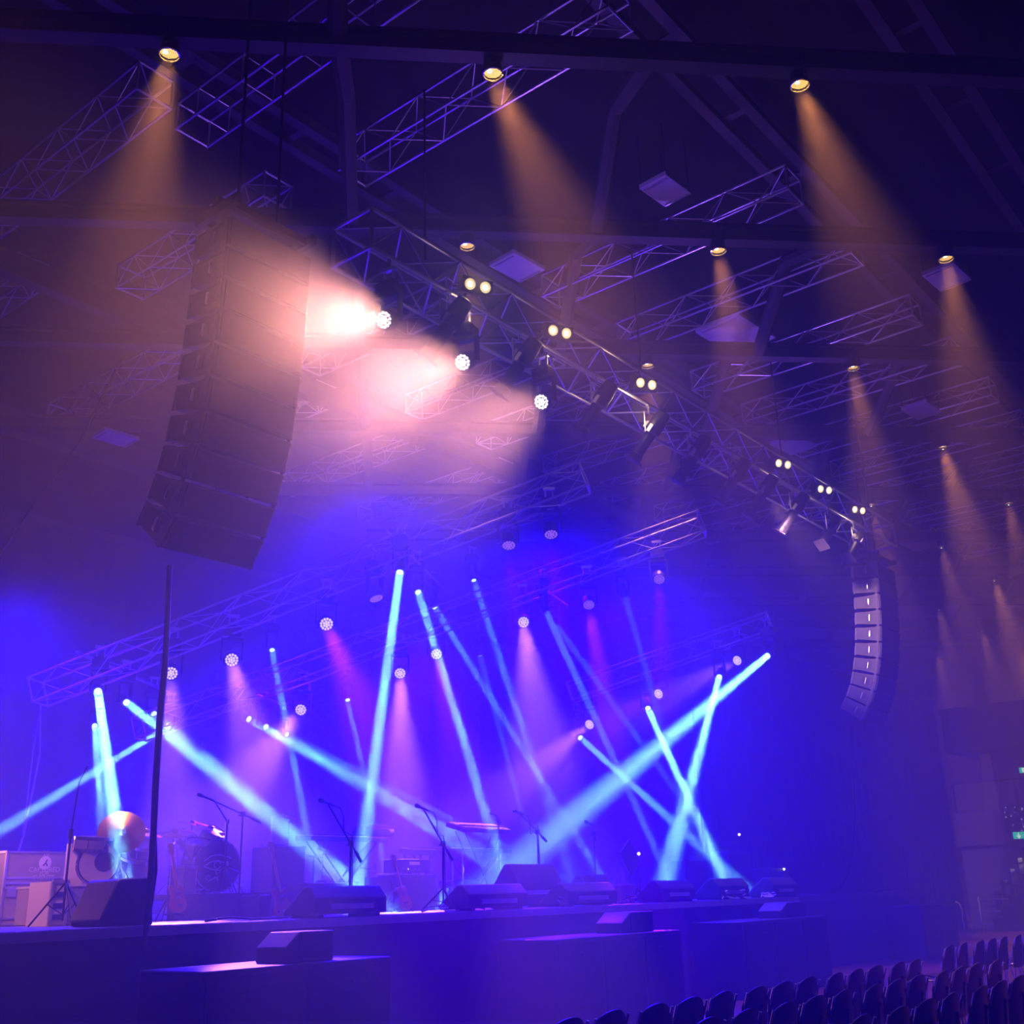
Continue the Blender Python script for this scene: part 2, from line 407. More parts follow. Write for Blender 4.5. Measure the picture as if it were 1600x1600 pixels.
for x, l in zip(B_X, B_L):
    truss('roof_truss', 'short aluminium roof truss ' + l, rs(x, 6.4), rs(x, 1.55 if x < 8 else 2.2), 0.64, 0.53, 'short roof trusses')
C_X = [8.05, 11.65, 15.0, 18.2, 21.4, 24.6]
C_L = ['at the left frame edge, ends in view', 'dim at the far left under a slanting cable', 'behind the left speaker array', 'deep in the pink haze', 'faint over the stage rear', 'faintest one over the stage rear']
for x, l in zip(C_X, C_L):
    truss('roof_truss', 'short aluminium roof truss ' + l, rs(x, 12.8), rs(x, 7.3), 0.64, 0.53, 'short roof trusses')

front = truss('lighting_truss', 'long lighting truss descending to the right above the stage front', (9.0, -0.05, 10.42), (28.2, -0.05, 10.42), 0.78, 0.62, None, bay=0.62, r=0.032, rb=0.017)

FT = {1: ((58, 1082, 20.0), (915, 746, 20.0)), 2: ((215, 1140, 23.8), (1098, 818, 23.3)), 3: ((890, 1083, 28.6), (1203, 972, 28.2))}
FL = {1: 'raked stage truss nearest the camera, from lower left to upper middle', 2: 'raked stage truss in the middle, its right end below the front truss',
      3: 'raked stage truss at the right, ending beside the big cyan beam lamp'}
for k, (l, r_) in FT.items():
    truss('stage_truss', FL[k], at_depth(*l), at_depth(*r_), 0.52, 0.46, 'raked trusses over the stage', bay=0.6, r=0.022, rb=0.009)
# hoist chains that carry the trusses
def chain(p, top, label, name='hoist_chain'):
    tag(MB().tube([p, (p[0], p[1], top)], 0.018, 5).build(name, STEEL), label, 'chain', 'hoist chains')
for x, l in ((10.5, 'hoist chain above the left end of the front truss'), (16.5, 'hoist chain above the front truss left of its middle'), (22.5, 'hoist chain above the front truss right of its middle'), (27.6, 'hoist chain above the right end of the front truss')):
    chain(V((x, -0.05, 10.75)), 13.9, l)

# flat square panels hung under the roof
def ceil_panel(label, c, sx, sy, rz):
    r_ = thing('ceiling_panel', label, 'ceiling panel', c, rz, 'square ceiling panels')
    MB().box((0, 0, 0.06), (sx, sy, 0.1)).build('panel_body', PANEL, r_, bevel=0.01)
    f = MB()
    for s in (-1, 1):
        f.box((s * (sx / 2 - 0.07), 0, -0.01), (0.03, sy * 0.8, 0.03))
    f.build('rail', ALU, r_)
    k = MB()
    for a in (-1, 1):
        for b in (-1, 1): k.tube([(a * sx * .45, b * sy * .45, 0.1), (a * sx * .45, b * sy * .45, 1.2)], 0.008, 5)
    k.build('hanger', STEEL, r_)
for (px, py), l, s in [((1040, 300), 'violet square panel high in the middle, right of the nearest roof truss', 0.82), ((808, 420), 'square panel just right of the upper warm downlight over the front truss', 0.95), ((1480, 435), 'square panel under the amber downlight at the far upper right', 0.95),
                       ((1240, 697), 'square panel right above a pair of warm lamps on the front truss', 1.2), ((1440, 643), 'small square panel among the roof trusses at the right', 1.0), ((180, 687), 'bright blue-violet square panel at the far left above the rear edge', 0.95),
                       ((1438, 852), 'dim square panel right of the front truss end', 1.4), ((1582, 944), 'dim square panel at the right frame edge', 1.5), ((1150, 525), 'large faint panel between roof trusses, right of centre', 1.6)]:
    ceil_panel(l, at_z(px, py, 13.0 if px < 200 else 13.9), s, s * 0.74, rad(-4))

# ------------------------------------------------------------------ lamps
def ring(r, n, off=0.0): return [(r * math.cos(2 * math.pi * k / n + off), r * math.sin(2 * math.pi * k / n + off)) for k in range(n)]
CELLS = [(0, 0)] + ring(0.048, 6, 0.3) + ring(0.098, 12, 0.1)
def discs(cells, r, z, n=8):
    m = MB()
    for x, y in cells:
        m.add([(x + r * math.cos(2 * math.pi * k / n), y + r * math.sin(2 * math.pi * k / n), z) for k in range(n)], [tuple(range(n))])
        m.add([(x + r * math.cos(2 * math.pi * k / n), y + r * math.sin(2 * math.pi * k / n), zz) for zz in (z, z + 0.012) for k in range(n)],
              [(k, (k + 1) % n, (k + 1) % n + n, k + n) for k in range(n)])
    return m
def head_meshes(r, L):
    return MB().lathe([(r * .45, L), (r * .8, L * .93), (r * .95, L * .6), (r, L * .25), (r * 1.02, 0.0), (r * .96, -0.015), (r * .93, 0.0)], 20).mesh('head', BLACK)
WH, BH = head_meshes(0.15, 0.24), head_meshes(0.1, 0.34)
CELL_ME = {g.name: discs(CELLS, 0.0205, -0.012).mesh('led_cells', g) for g in (G_PINK, G_DIM, G_WHITE)}
BL = MB().lathe([(0.062, -0.01), (0.058, 0.004)], 16).mesh('lens', G_BEAM)
BRING = MB().lathe([(0.088, 0.0), (0.092, -0.02), (0.07, -0.02), (0.066, 0.0)], 20, None, False).mesh('bezel', CHROME)
def yoke_mesh(w, h):
    m = MB()
    for s in (-1, 1): m.box((s * w, 0, h / 2), (0.035, 0.09, h + 0.1))
    m.box((0, 0, h + 0.04), (2 * w + 0.035, 0.12, 0.05)); return m.mesh('yoke', BLACK)
YW, YB = yoke_mesh(0.185, 0.3), yoke_mesh(0.13, 0.3)
BASE = MB().box((0, 0, 0.47), (0.3, 0.24, 0.15)).box((0, 0, 0.57), (0.22, 0.16, 0.06)).mesh('base', BLACK)
CLAMP = MB().tube([(-.07, 0, .58), (-.07, 0, .78)], .018, 6).tube([(.07, 0, .58), (.07, 0, .78)], .018, 6).box((0, 0, .79), (.22, .07, .05)).mesh('clamp', ALU)
def moving_head(kind, p, d, label, glowm=None, group=None):
    d = V(d).normalized()
    f = 0.12
    root = thing('wash_light' if kind == 'wash' else 'beam_light', label, 'stage light', p - d * f, math.atan2(d.x, -d.y) if abs(d.z) < .999 else 0, group)
    Rz = Matrix.Rotation(-root.rotation_euler.z, 4, 'Z')
    Mh = Rz @ aim(d) @ Matrix.Translation((0, 0, -f))
    hd = put('head', WH if kind == 'wash' else BH, root, Mh)
    if kind == 'wash': put('led_cells', CELL_ME[glowm.name], hd)
    else: put('lens', BL, hd); put('bezel', BRING, hd)
    put('yoke', YW if kind == 'wash' else YB, root); put('base', BASE, root); put('clamp', CLAMP, root)
    return root
def area_beam(p, q, r0, r1, col, P):
    L = (q - p).length; d = (q - p).normalized()
    l = bpy.data.lights.new('beam', 'AREA'); l.shape = 'DISK'; l.size = 2 * r0; l.energy = P; l.color = col
    l.spread = max(rad(1.0), 2 * math.atan((r1 - r0) / L))
    o = bpy.data.objects.new('beam', l); COL.objects.link(o)
    o.matrix_world = Matrix.Translation(p + d * 0.03) @ aim(d)

CYAN = (0.2, 0.66, 1.0)
# lamp pixel + depth -> end pixel + depth, end width in pixels, strength, label
BEAMS = [
    (153, 1080, 20, 203, 1446, .75, 32, .32, 'beam lamp at the far left, its cyan beam dropping onto the dark wedge'),
    (197, 1097, 22, 578, 1404, 1.6, 46, .5, 'beam lamp second from left, beam slanting down right to the first microphone'),
    (240, 1115, 25, 600, 1412, 2.0, 30, .25, 'small beam lamp just left of the hanging cable, beam slanting down right'),
    (148, 1134, 27, 172, 1420, 4.0, 16, .07, 'tiny beam lamp under the far left one, with a faint vertical beam'),
    (625, 893, 20, 557, 1400, 2.0, 36, 1.5, 'beam lamp under the nearest stage truss, its tall cyan beam leaning left'),
    (653, 924, 23.5, 800, 1402, 2.5, 26, 1.0, 'beam lamp right of the tall cyan beam, shining down past a pink wash light'),
    (679, 948, 27, 960, 1402, 3.0, 18, .35, 'small beam lamp third in the middle trio, thin faint beam down right'),
    (740, 906, 29, 905, 1402, 5.0, 34, .45, 'beam lamp alone above centre with a wide faint beam'),
    (388, 1123, 23.5, 850, 1402, 2.5, 26, .7, 'beam lamp left in the trio over the drum screens'),
    (415, 1135, 27, 890, 1402, 3.0, 22, .5, 'beam lamp in the middle of the trio over the drum screens'),
    (448, 1147, 30, 940, 1402, 5.0, 16, .2, 'beam lamp right in the trio over the drum screens, beam nearly lost'),
    (425, 1015, 28, 500, 1405, 8.0, 20, .3, 'beam lamp with a short steep beam above the drum screens'),
    (543, 1093, 31, 612, 1402, 10.0, 12, .2, 'tiny beam lamp left of the tall cyan beam'),
    (750, 1024, 31, 850, 1402, 9.0, 14, .25, 'tiny beam lamp in the middle of the stage with a hair-thin beam'),
    (853, 955, 23.5, 1058, 1400, 2.5, 18, .8, 'beam lamp right of centre, thin beam leaning right'),
    (868, 975, 26, 1175, 1400, 3.5, 18, .45, 'beam lamp close beside and below another, beam fanning right'),
    (976, 930, 26, 1110, 1400, 5.0, 30, .4, 'beam lamp below the right end of the middle stage truss'),
    (906, 1152, 28, 1178, 1399, 1.5, 30, .75, 'beam lamp lowest on the right, beam slanting down to the stage edge'),
    (1012, 1106, 27, 1142, 1398, .8, 30, .9, 'beam lamp right of the lowest one, strong beam down to a floor monitor'),
    (1124, 1057, 26, 1032, 1402, .9, 48, .95, 'beam lamp next to the end one on the right, beam leaning left'),
    (1200, 1024, 25, 745, 1402, 2.6, 84, 2.0, 'beam lamp at the far right, casting the widest cyan beam across the stage'),
]
for (x, y, D, x2, y2, Y2, w2, k, lab) in BEAMS:
    p, q = at_depth(x, y, D), at_y(x2, y2, Y2)
    D2 = depth_of(q)
    moving_head('beam', p, q - p, lab)
    area_beam(p, q, 0.075, w2 / 2 * 1.1 * D2 / F, CYAN, P_BEAM * k)
# one beam that crosses the stage at the far left, coming from upstage
p, q = at_depth(262, 1136, 27), at_depth(0, 1297, 17)
moving_head('beam', p, q - p, 'small beam lamp beside the hanging cable, its blue beam crossing to the left edge')
area_beam(p, q, 0.065, 0.09, (0.1, 0.3, 1.0), P_BEAM * .25)

PINK, MAG, VIO = (0.6, 0.17, 1.0), (0.4, 0.02, 1.0), (0.12, 0.0, 1.0)
WASH = [  # lamp pixel, depth, aim pixel, aim depth, colour, strength, cone, glow, label
    (267, 1052, 20, 272, 1390, 13, PINK, 1.6, 10, G_PINK, 'wash light touching the hanging cable, soft pink beam straight down'),
    (362, 1031, 20, 410, 1230, 14, PINK, 1.2, 10, G_PINK, 'wash light second from left on the nearest stage truss'),
    (510, 975, 20, 590, 1170, 14.5, MAG, 1.6, 10, G_PINK, 'wash light left of the tall cyan beam, magenta beam leaning right'),
    (588, 935, 20, 640, 1090, 19, MAG, 2, 10, G_DIM, 'dim wash light just left of the tall cyan beam lamp'),
    (795, 852, 20, 812, 1060, 18, VIO, 4, 10, G_DIM, 'violet wash light under the nearest stage truss, right of centre'),
    (861, 835, 20, 880, 1040, 18, VIO, 4, 10, G_DIM, 'violet wash light furthest right on the nearest stage truss'),
    (470, 1109, 24, 400, 1200, 20, PINK, 1.4, 14, G_PINK, 'wash light turned down left, above the drum screens'),
    (625, 1052, 24, 632, 1400, 16, PINK, 3.0, 11, G_PINK, 'wash light in the middle with the strongest pink beam'),
    (682, 1022, 24, 735, 1250, 18, MAG, 1.2, 11, G_PINK, 'wash light crossed by a cyan beam, right of the strongest pink one'),
    (818, 972, 24, 845, 1180, 17, PINK, 1.8, 10, G_PINK, 'wash light over the stage centre right, pink beam nearly vertical'),
    (920, 945, 24, 945, 1100, 21, MAG, 3, 10, G_DIM, 'dim wash light below the middle stage truss'),
    (1030, 905, 24, 1034, 1060, 21, VIO, 4, 10, G_DIM, 'dim violet wash light at the right end of the middle stage truss'),
    (921, 1132, 28, 780, 1245, 24, PINK, 1.6, 16, G_PINK, 'wash light turned down left beside the lowest right beam lamp'),
    (1029, 1084, 28, 870, 1180, 24, MAG, 1.2, 16, G_PINK, 'wash light turned left, middle of the right-hand truss'),
    (1152, 1032, 28, 960, 1130, 24, PINK, 1.0, 14, G_PINK, 'wash light turned left near the right end of the right-hand truss'),
]
for (x, y, D, x2, y2, D2, c, k, ang, g, lab) in WASH:
    p, q = at_depth(x, y, D), at_depth(x2, y2, D2)
    d = (q - p).normalized()
    moving_head('wash', p, d, lab, g)
    spot('wash_beam', p + d * 0.03, q, ang, c, P_WASH * k, 0.11, 0.6)

# three white floods on the front truss, turned on the audience
FI = 0
for (x, y, D, x2, y2, k, lab) in [(600, 500, 15.0, 470, 528, 1.15, 'white flood on the front truss, left of three and brightest'), (723, 566, 16.2, 600, 615, .95, 'white flood on the front truss, middle of three'),
                                  (846, 628, 17.6, 730, 715, .75, 'white flood on the front truss, right of three')]:
    p = at_y(x, y, -.44)
    c_ = (C0 - p).normalized()
    sd = (-R.col[0] - V((0, 0, 1)) * (-.1, .35, .5)[FI]).normalized(); FI += 1
    d = c_ * math.cos(rad(30)) + sd * math.sin(rad(30))           # turned to the left half of the hall
    fl = moving_head('wash', p, d, lab, G_WHITE, 'white floods on the front truss')
    MB().tube([(0, 0, .8), (0, 0, 10.13 - p.z + .11)], .025, 8).build('drop_pipe', STEEL, fl)
    spot('flood_beam', p + d * 0.04, p + d * 5, 46, (1.0, 0.38, 0.28), P_FLOOD * k, 0.26, 1.0)

# amber downlights on the roof grid
D_HOUSE = MB().lathe([(0.05, .34), (.09, .32), (.125, .2), (.14, .03), (.148, 0), (.148, -.035), (.138, -.035), (.13, .0)], 24, None, False).mesh('housing', BLACK)
D_RIM = MB().lathe([(.150, -.03), (.152, -.05), (.136, -.055), (.134, -.03)], 24, None, False).mesh('rim', CHROME)
D_LENS = MB().lathe([(.132, 0.0), (.12, .02)], 24).mesh('lens', G_AMBER)
D_FIL = MB().lathe([(.0, -.03), (.032, -.02), (.036, 0), (.03, .02)], 12, Matrix.Translation((-.02, .05, 0))).mesh('bulb', G_FIL)
_g = MB()
for i in range(-4, 5):
    h = math.sqrt(max(0, .13 ** 2 - (i * .028) ** 2)); _g.box((i * .028, 0, -.012), (.004, 2 * h, .006)); _g.box((0, i * .028, -.012), (2 * h, .004, .006))
D_GRID = _g.mesh('guard_grid', STEEL)
D_YOKE = MB().tube([(-.17, 0, .05), (-.17, 0, .42), (.17, 0, .42), (.17, 0, .05)], .012, 6).box((-.165, 0, .05), (.03, .04, .04)).box((.165, 0, .05), (.03, .04, .04)).tube([(0, 0, .42), (0, 0, .5)], .015, 6).mesh('yoke', STEEL)
AMB = [(6.81, 1.38, 'amber downlight at the upper left, leftmost of the top three'), (10.11, -1.79, 'amber downlight at top centre, in front of a roof truss'), (13.32, -5.09, 'amber downlight at the upper right, rightmost of the top three'),
       (13.23, 1.47, 'amber downlight right above the first pair of warm lamps'), (16.5, -1.93, 'amber downlight right of centre between two roof trusses'), (19.7, -5.09, 'amber downlight right above a square panel at the far right'),
       (19.62, 1.64, 'amber downlight just above the third pair of warm lamps'), (22.99, -1.83, 'amber downlight in the middle of the right-hand roof trusses'), (29.4, -1.7, 'amber downlight with a long cone, right of the front truss'),
       (32.67, 1.67, 'amber downlight just above the right end of the front truss'), (35.69, -1.63, 'amber downlight at the right edge, level with the front truss end'), (38.93, 1.61, 'amber downlight right of the lamp cluster at the truss end'),
       (45.1, 1.63, 'amber downlight with a long cone right of the right speaker array'), (48.44, 4.97, 'small amber downlight level with the middle of the right speaker array'), (54.44, 5.0, 'small amber downlight below and left of a dim square panel'),
       (60.36, 4.95, 'smallest amber downlight at the right frame edge'), (57.73, 8.25, 'lowest amber downlight, right of the right speaker array')]
for i, (x, y, lab) in enumerate(AMB):
    r_ = thing('downlight', lab, 'downlight', (x, y, 13.0), rad(38 + 7 * i), 'amber downlights')
    put('housing', D_HOUSE, r_); put('rim', D_RIM, r_)
    ln = put('lens', D_LENS, r_); put('bulb', D_FIL, ln); put('guard_grid', D_GRID, r_); put('yoke', D_YOKE, r_)
    tl = 13 * (-.07, .34, .2, -.02, .05, .0, .0, .03, .12, .1, 0, .1, .12, .05, .08, 0, 0)[i]
    spot('downlight_beam', V((x, y, 12.92)), V((x + .63 * tl, y - .77 * tl, 0)), 32, (1.0, 0.34, 0.09), P_DOWN * (1 if i < 6 else 2.2 if i in (8, 12) else 1.1), 0.13, 1.0)
r_ = thing('downlight', 'amber downlight above the top right corner, only its glow in view', 'downlight', (16.55, -8.35, 13.0), 0, 'amber downlights')
put('housing', D_HOUSE, r_); put('lens', D_LENS, r_); put('yoke', D_YOKE, r_)
spot('downlight_beam', V((16.55, -8.35, 12.92)), V((16.8, -8.6, 0)), 40, (1.0, 0.46, 0.11), P_DOWN, 0.13, 0.9)

# pairs of warm lamps on the front truss
TW = [(745, 447, 'pair of warm lamps on the front truss nearest the camera'), (873, 519, 'second pair of warm lamps along the front truss'), (1008, 600, 'third pair of warm lamps, in the middle of the front truss'),
      (1222, 725, 'fourth pair of warm lamps along the front truss'), (1287, 765, 'fifth pair of warm lamps along the front truss'), (1340, 797, 'last pair of warm lamps at the right end of the front truss')]
T_BODY = MB().box((0, 0, 0.07), (0.5, 0.24, 0.16)).mesh('housing', BLACK)
T_BODY2 = MB().box((0, 0, 0.16), (0.4, 0.18, 0.04)).mesh('back_plate', BLACK)
T_LENS = MB().lathe([(.085, -.016), (.075, .0)], 18).mesh('lamp', G_WARM)
T_FIL = MB().lathe([(.045, -.02), (.04, -.016)], 12).mesh('bulb', G_FIL)
T_RIM = MB().lathe([(.1, -.012), (.1, -.03), (.088, -.03), (.086, -.012)], 20, None, False).mesh('rim', CHROME)
T_YOKE = MB().tube([(-.28, 0, .06), (-.28, 0, .32), (.28, 0, .32), (.28, 0, .06)], .014, 6).tube([(0, 0, .32), (0, 0, .42)], .02, 6).mesh('yoke', STEEL)
for i, (px, py, lab) in enumerate(TW):
    p = at_y(px, py, -.62)
    r_ = thing('twin_lamp', lab, 'stage light', p, 0, 'warm lamp pairs on the front truss')
    r_.matrix_world = Matrix.Translation(p) @ aim((-.45, -1, -.42), 'Y')
    put('housing', T_BODY, r_); put('back_plate', T_BODY2, r_)
    for s in (-1, 1):
        l_ = put('lamp', T_LENS, r_, Matrix.Translation((s * .125, 0, -.012))); put('bulb', T_FIL, l_); put('rim', T_RIM, r_, Matrix.Translation((s * .125, 0, -.012)))
    put('yoke', T_YOKE, r_)
    spot('twin_lamp_light', p + V((-.05, -.12, -.04)), p + V((-.6, -1, -.5)), 150, (1.0, .62, .25), (18, 14, 14, 7, 7, 10)[i], .1, 1.0)
    l2 = bpy.data.lights.new('spill', 'POINT'); l2.energy = (8, 5, 18, 2, 2, 12)[i]; l2.color = (1, .62, .35); l2.shadow_soft_size = .12
    o2 = bpy.data.objects.new('spill', l2); COL.objects.link(o2); o2.location = p + V((-.1, .1, -.55))

# long profile spots hanging below the front truss, turned on the stage
P_TUBE = MB().lathe([(.06, .38), (.1, .36), (.12, .2), (.12, .02), (.085, 0), (.085, -.34), (.1, -.36), (.1, -.44), (.09, -.44)], 18).mesh('barrel', BLACK)
P_FRONT = MB().lathe([(.088, -.425), (.08, -.42)], 18).mesh('lens', CHROME)
P_KNOB = MB().box((.13, 0, .05), (.05, .05, .12)).box((-.13, 0, .05), (.05, .05, .12)).box((0, .13, .1), (.06, .06, .1)).mesh('shutter_handle', ALU)
P_FRAME = MB().box((0, 0, -.46), (.24, .24, .015)).mesh('colour_frame', STEEL)
P_YOKE = MB().tube([(-.16, 0, 0), (-.16, 0, .4), (.16, 0, .4), (.16, 0, 0)], .016, 6).tube([(0, 0, .4), (0, 0, .56)], .02, 6).box((0, 0, .56), (.1, .06, .06)).mesh('yoke', ALU)
PR = [(700, 490), (812, 560), (932, 612), (1015, 662), (1082, 700), (1146, 740), (1192, 778), (1242, 806), (1298, 838), (1338, 856)]
for i, (px, py) in enumerate(PR):
    q = at_y(px, py, -.44); p = V((q.x, -.44, 9.52))
    lab = 'black profile spot hanging from the front truss, ' + ('nearest the camera' if i == 0 else 'at its right end, caught in warm light' if i == 9 else words(i) + ' from the camera end')
    r_ = thing('profile_spot', lab, 'stage light', p, 0, 'profile spots on the front truss')
    d = V((-.25 if i < 8 else -.9, .75 if i < 8 else .2, -1.0))
    b_ = put('barrel', P_TUBE, r_, aim(d) @ Matrix.Scale(1.25, 4)); put('lens', P_FRONT, b_); put('shutter_handle', P_KNOB, b_); put('colour_frame', P_FRAME, b_)
    put('yoke', P_YOKE, r_)
# the spot that lights the right-hand speakers and truss end
spot('profile_beam', V((20.5, -.6, 9.3)), V((26.3, -.1, 7.6)), 36, (1.0, .5, .6), 7500, .15, 1.0)
spot('end_profile_beam', at_y(1236, 828, -.1), at_y(1300, 960, -.1), 16, (1.0, .6, .45), 120, .08, .8)
# warm light off stage left, falling on the cases
spot('wing_work_light', V((3.2, 1.2, 4.6)), V((7.2, 4.6, 1.6)), 75, (1.0, .28, .4), 1200, .2, 1.0)
spot('wing_back_light', V((6.2, 7.6, 3.0)), V((7.4, 2.0, 1.7)), 110, (1.0, .3, .3), 420, .2, 1.0)

# short pipes across the raked trusses that carry the trios of beam lamps
for a, b, l in (((120, 1019, 19.6), (262, 1081, 25.5), 'slanting cross pipe over the beam lamps at the far left'), ((604, 830, 19.7), (692, 918, 27.5), 'short cross pipe over the trio right of the tall cyan beam'),
                ((366, 1072, 23.2), (460, 1108, 30.5), 'faint cross pipe over the trio above the drum screens'), ((838, 912, 23.2), (886, 946, 27), 'short cross pipe over the two beam lamps right of centre')):
    tag(MB().tube([at_depth(*a), at_depth(*b)], .03, 8).build('cross_pipe', ALU), l, 'pipe', 'cross pipes for the beam lamps')

# ------------------------------------------------------------------ speakers
def line_array(label, x, y, z, ncab, ang, group):
    root = thing('line_array', label, 'speaker array', (x, y, z), 0, group)
    f = MB().box((0, .3, .34), (1.25, .12, .1)).box((-.58, .3, .22), (.08, .8, .12)).box((.58, .3, .22), (.08, .8, .12)).box((0, .05, .22), (1.2, .08, .1)).box((0, .62, .22), (1.2, .08, .1))
    f.build('flying_frame', STEEL, root)
    for a in (-.3, .3): MB().tube([(a, .3, .38), (a, .3, 6.9)], .02, 6).build('hoist_chain', STEEL, root)
    h, yy, zz = .385, 0.0, 0.0
    body = MB().prism([(0, 0), (.62, -.05), (.66, -.1), (.66, -.275), (.62, -.325), (0, -.375)], -.62, .62).mesh('cabinet', PA)
    gr_ = MB().box((0, -.012, -.19), (1.18, .02, .34)).mesh('grille', GRILLE)
    han = {}
    for s in (-1, 1):
        han[s] = MB().box((s * .622, .27, -.19), (.008, .16, .17)).mesh('handle_recess', GRILLE), MB().tube([(s * .625, .27, -.115), (s * .64, .27, -.13), (s * .64, .27, -.25), (s * .625, .27, -.265)], .016, 6).mesh('handle', ALU), \
                 MB().box((s * .628, .06, -.19), (.016, .05, .4)).box((s * .632, .06, -.03), (.03, .07, .05)).box((s * .632, .06, -.35), (.03, .07, .05)).box((s * .628, .11, -.2), (.016, .03, .12)).tube([(s * .62, .06, -.19), (s * .66, .06, -.19)], .014, 6).box((s * .626, .62, -.19), (.02, .04, .3)).box((s * .624, .34, -.045), (.012, .6, .02)).mesh('rigging_frame', GIRDER)
    for i in range(ncab):
        M = Matrix.Translation((0, yy, zz)) @ Matrix.Rotation(rad(ang[i]), 4, 'X')
        c = put('cabinet', body, root, M, bevel=.008)
        put('grille', gr_, c)
        for s in (-1, 1):
            put('handle_recess', han[s][0], c); put('handle', han[s][1], c); put('rigging_frame', han[s][2], c)
        yy += h * 1.06 * math.sin(rad(ang[i])); zz -= h * 1.06 * math.cos(rad(ang[i]))
    return root
ANG = [2, 3, 4, 6, 8, 11, 15, 20, 27, 34]
line_array('big dark curved speaker array hanging on the left, seen from below', 7.2, -.62, 9.28, 10, ANG, 'curved speaker arrays')
line_array('curved speaker array hanging on the right, its ribbed side lit pink', 27.02, -.47, 9.3, 10, ANG, 'curved speaker arrays')

a_, b_ = at_depth(58, 1082, 20), at_depth(915, 746, 20)      # the low end of the nearest stage truss
d_ = (b_ - a_).normalized(); s_ = d_.cross(V((0, 0, 1))).normalized(); TE = a_ + d_ * .02 - s_.cross(d_) * .23
# cables hanging from the arrays and trusses
def cable(label, pts, r=.02, m=CABLE, name='hanging_cable', group=None):
    return tag(MB().tube(pts, r, 6).build(name, m), label, 'cable', group)
pt = [at_y(265, 885, .35), at_y(262, 960, .2), at_y(258, 1040, .05), at_y(250, 1120, -.1), at_y(243, 1230, -.18), at_y(240, 1300, -.2), at_y(234, 1390, -.2), at_y(228, 1450, -.22), at_y(222, 1520, -.25), at_y(216, 1600, -.3)]
cable('thick black cable dropping from the left speaker array past the stage edge', pt, [.032, .032, .034, .036, .036, .034, .03, .026, .012, .012])
cable('second strand of black cable beside the thick one, left of the drums', [at_y(258, 1060, .02), at_y(247, 1180, -.12), at_y(242, 1300, -.16), at_y(243, 1360, -.16), at_y(236, 1410, -.18), at_y(228, 1448, -.2)], .022)
cable('thin cable slanting down at the far left frame edge', [at_y(192, 560, 6), at_y(150, 640, 5.5), at_y(125, 690, 5.2), at_y(90, 740, 5), at_y(45, 800, 4.6), at_y(-10, 880, 4.2)], .02, STEEL)
cable('pale cable hanging from the lower end of the nearest stage truss', [TE, at_depth(62, 1180, 19.5), at_depth(50, 1240, 19), at_depth(38, 1300, 18.4), at_depth(20, 1360, 17.6), at_depth(-6, 1420, 17)], .016, ALU)
cable('thin cable beside the pale one under the nearest stage truss', [TE + V((.012, 0, .004)), at_depth(52, 1170, 20), at_depth(44, 1240, 19.6), at_depth(36, 1300, 19.2)], .012, ALU)
cable('thin cable dropping from the right speaker array to the stage wing', [at_y(1330, 1135, .45), at_y(1333, 1200, .5), at_y(1335, 1270, .5), at_y(1332, 1330, .55), at_y(1326, 1365, .7), at_y(1312, 1392, .95)], .018)
# subwoofers standing on the hall floor, each with a small front-fill speaker
def sub(label, px0, px1, py0, py1, yf, flabel, fx0, fx1, fh, left_open=0.0):
    a, b = at_y(px0, py0, yf), at_y(px1, py1, yf)
    H = (a.z + b.z) / 2; Wd = b.x - a.x; cx = (a.x + b.x) / 2; D = 0.95
    r_ = thing('subwoofer', label, 'subwoofer', (cx, yf + D / 2, 0), 0, 'subwoofers below the stage')
    n_ = max(2, round(Wd / 1.1))
    MB().box((0, 0, H / 2), (Wd, D, H)).build('cabinet', BLACK, r_, bevel=.015)
    for i in range(n_):
        MB().box((-Wd / 2 + Wd * (i + .5) / n_, -D / 2 - .012, H / 2), (Wd / n_ - .08, .02, H - .1)).build('grille', GRILLE, r_)
    for s in (-1, 1):
        MB().tube([(s * Wd * .3 - .1, -D / 2 - .03, H - .2), (s * Wd * .3 + .1, -D / 2 - .03, H - .2)], .012, 6).build('handle', STEEL, r_)
    c, d = at_y(fx0, 1480, yf + .35).x, at_y(fx1, 1480, yf + .35).x
    k = thing('fill_speaker', flabel, 'speaker', ((c + d) / 2, yf + .4, H), 0, 'front-fill speakers')
    w_ = d - c
    MB().prism([(-w_ / 2, 0), (w_ / 2, 0), (w_ / 2, fh), (-w_ * .22, fh), (-w_ / 2, fh * .5)], -.22, .22, Matrix.Rotation(rad(90), 4, 'Z') @ Matrix.Scale(-1, 4, (0, 1, 0))).build('cabinet', PA, k, bevel=.012)
    MB().box((w_ * .1, -.225, fh * .5), (w_ * .68, .015, fh * .8)).build('grille', GRILLE, k)
sub('wide black subwoofer below the stage at the left', 318, 612, 1516, 1496, -1.55, 'small front-fill speaker on the left subwoofer', 428, 503, .27)
sub('black subwoofer below the middle of the stage', 868, 1063, 1469, 1452, -1.1, 'small front-fill speaker on the middle subwoofer', 958, 1008, .27)
sub('black subwoofer below the right part of the stage, dim', 1160, 1290, 1441, 1430, -1.0, 'small front-fill speaker on the right subwoofer', 1212, 1252, .25)
m = MB().box((27.6, .1, .58), (2.2, .9, 1.16)); k = m.build('stage_stair', BLACK, None, bevel=.02); tag(k, 'black stair block against the stage at the right, below the drape', 'stair')
tag(MB().tube([at_x(1493, 1409, 34), at_x(1499, 1412, 34), at_x(1503, 1421, 34), at_x(1505, 1440, 34), at_z(1509, 1464, .02)], .022, 8).build('handrail', ALU), 'curved pale handrail at the right, before the far floor', 'handrail')

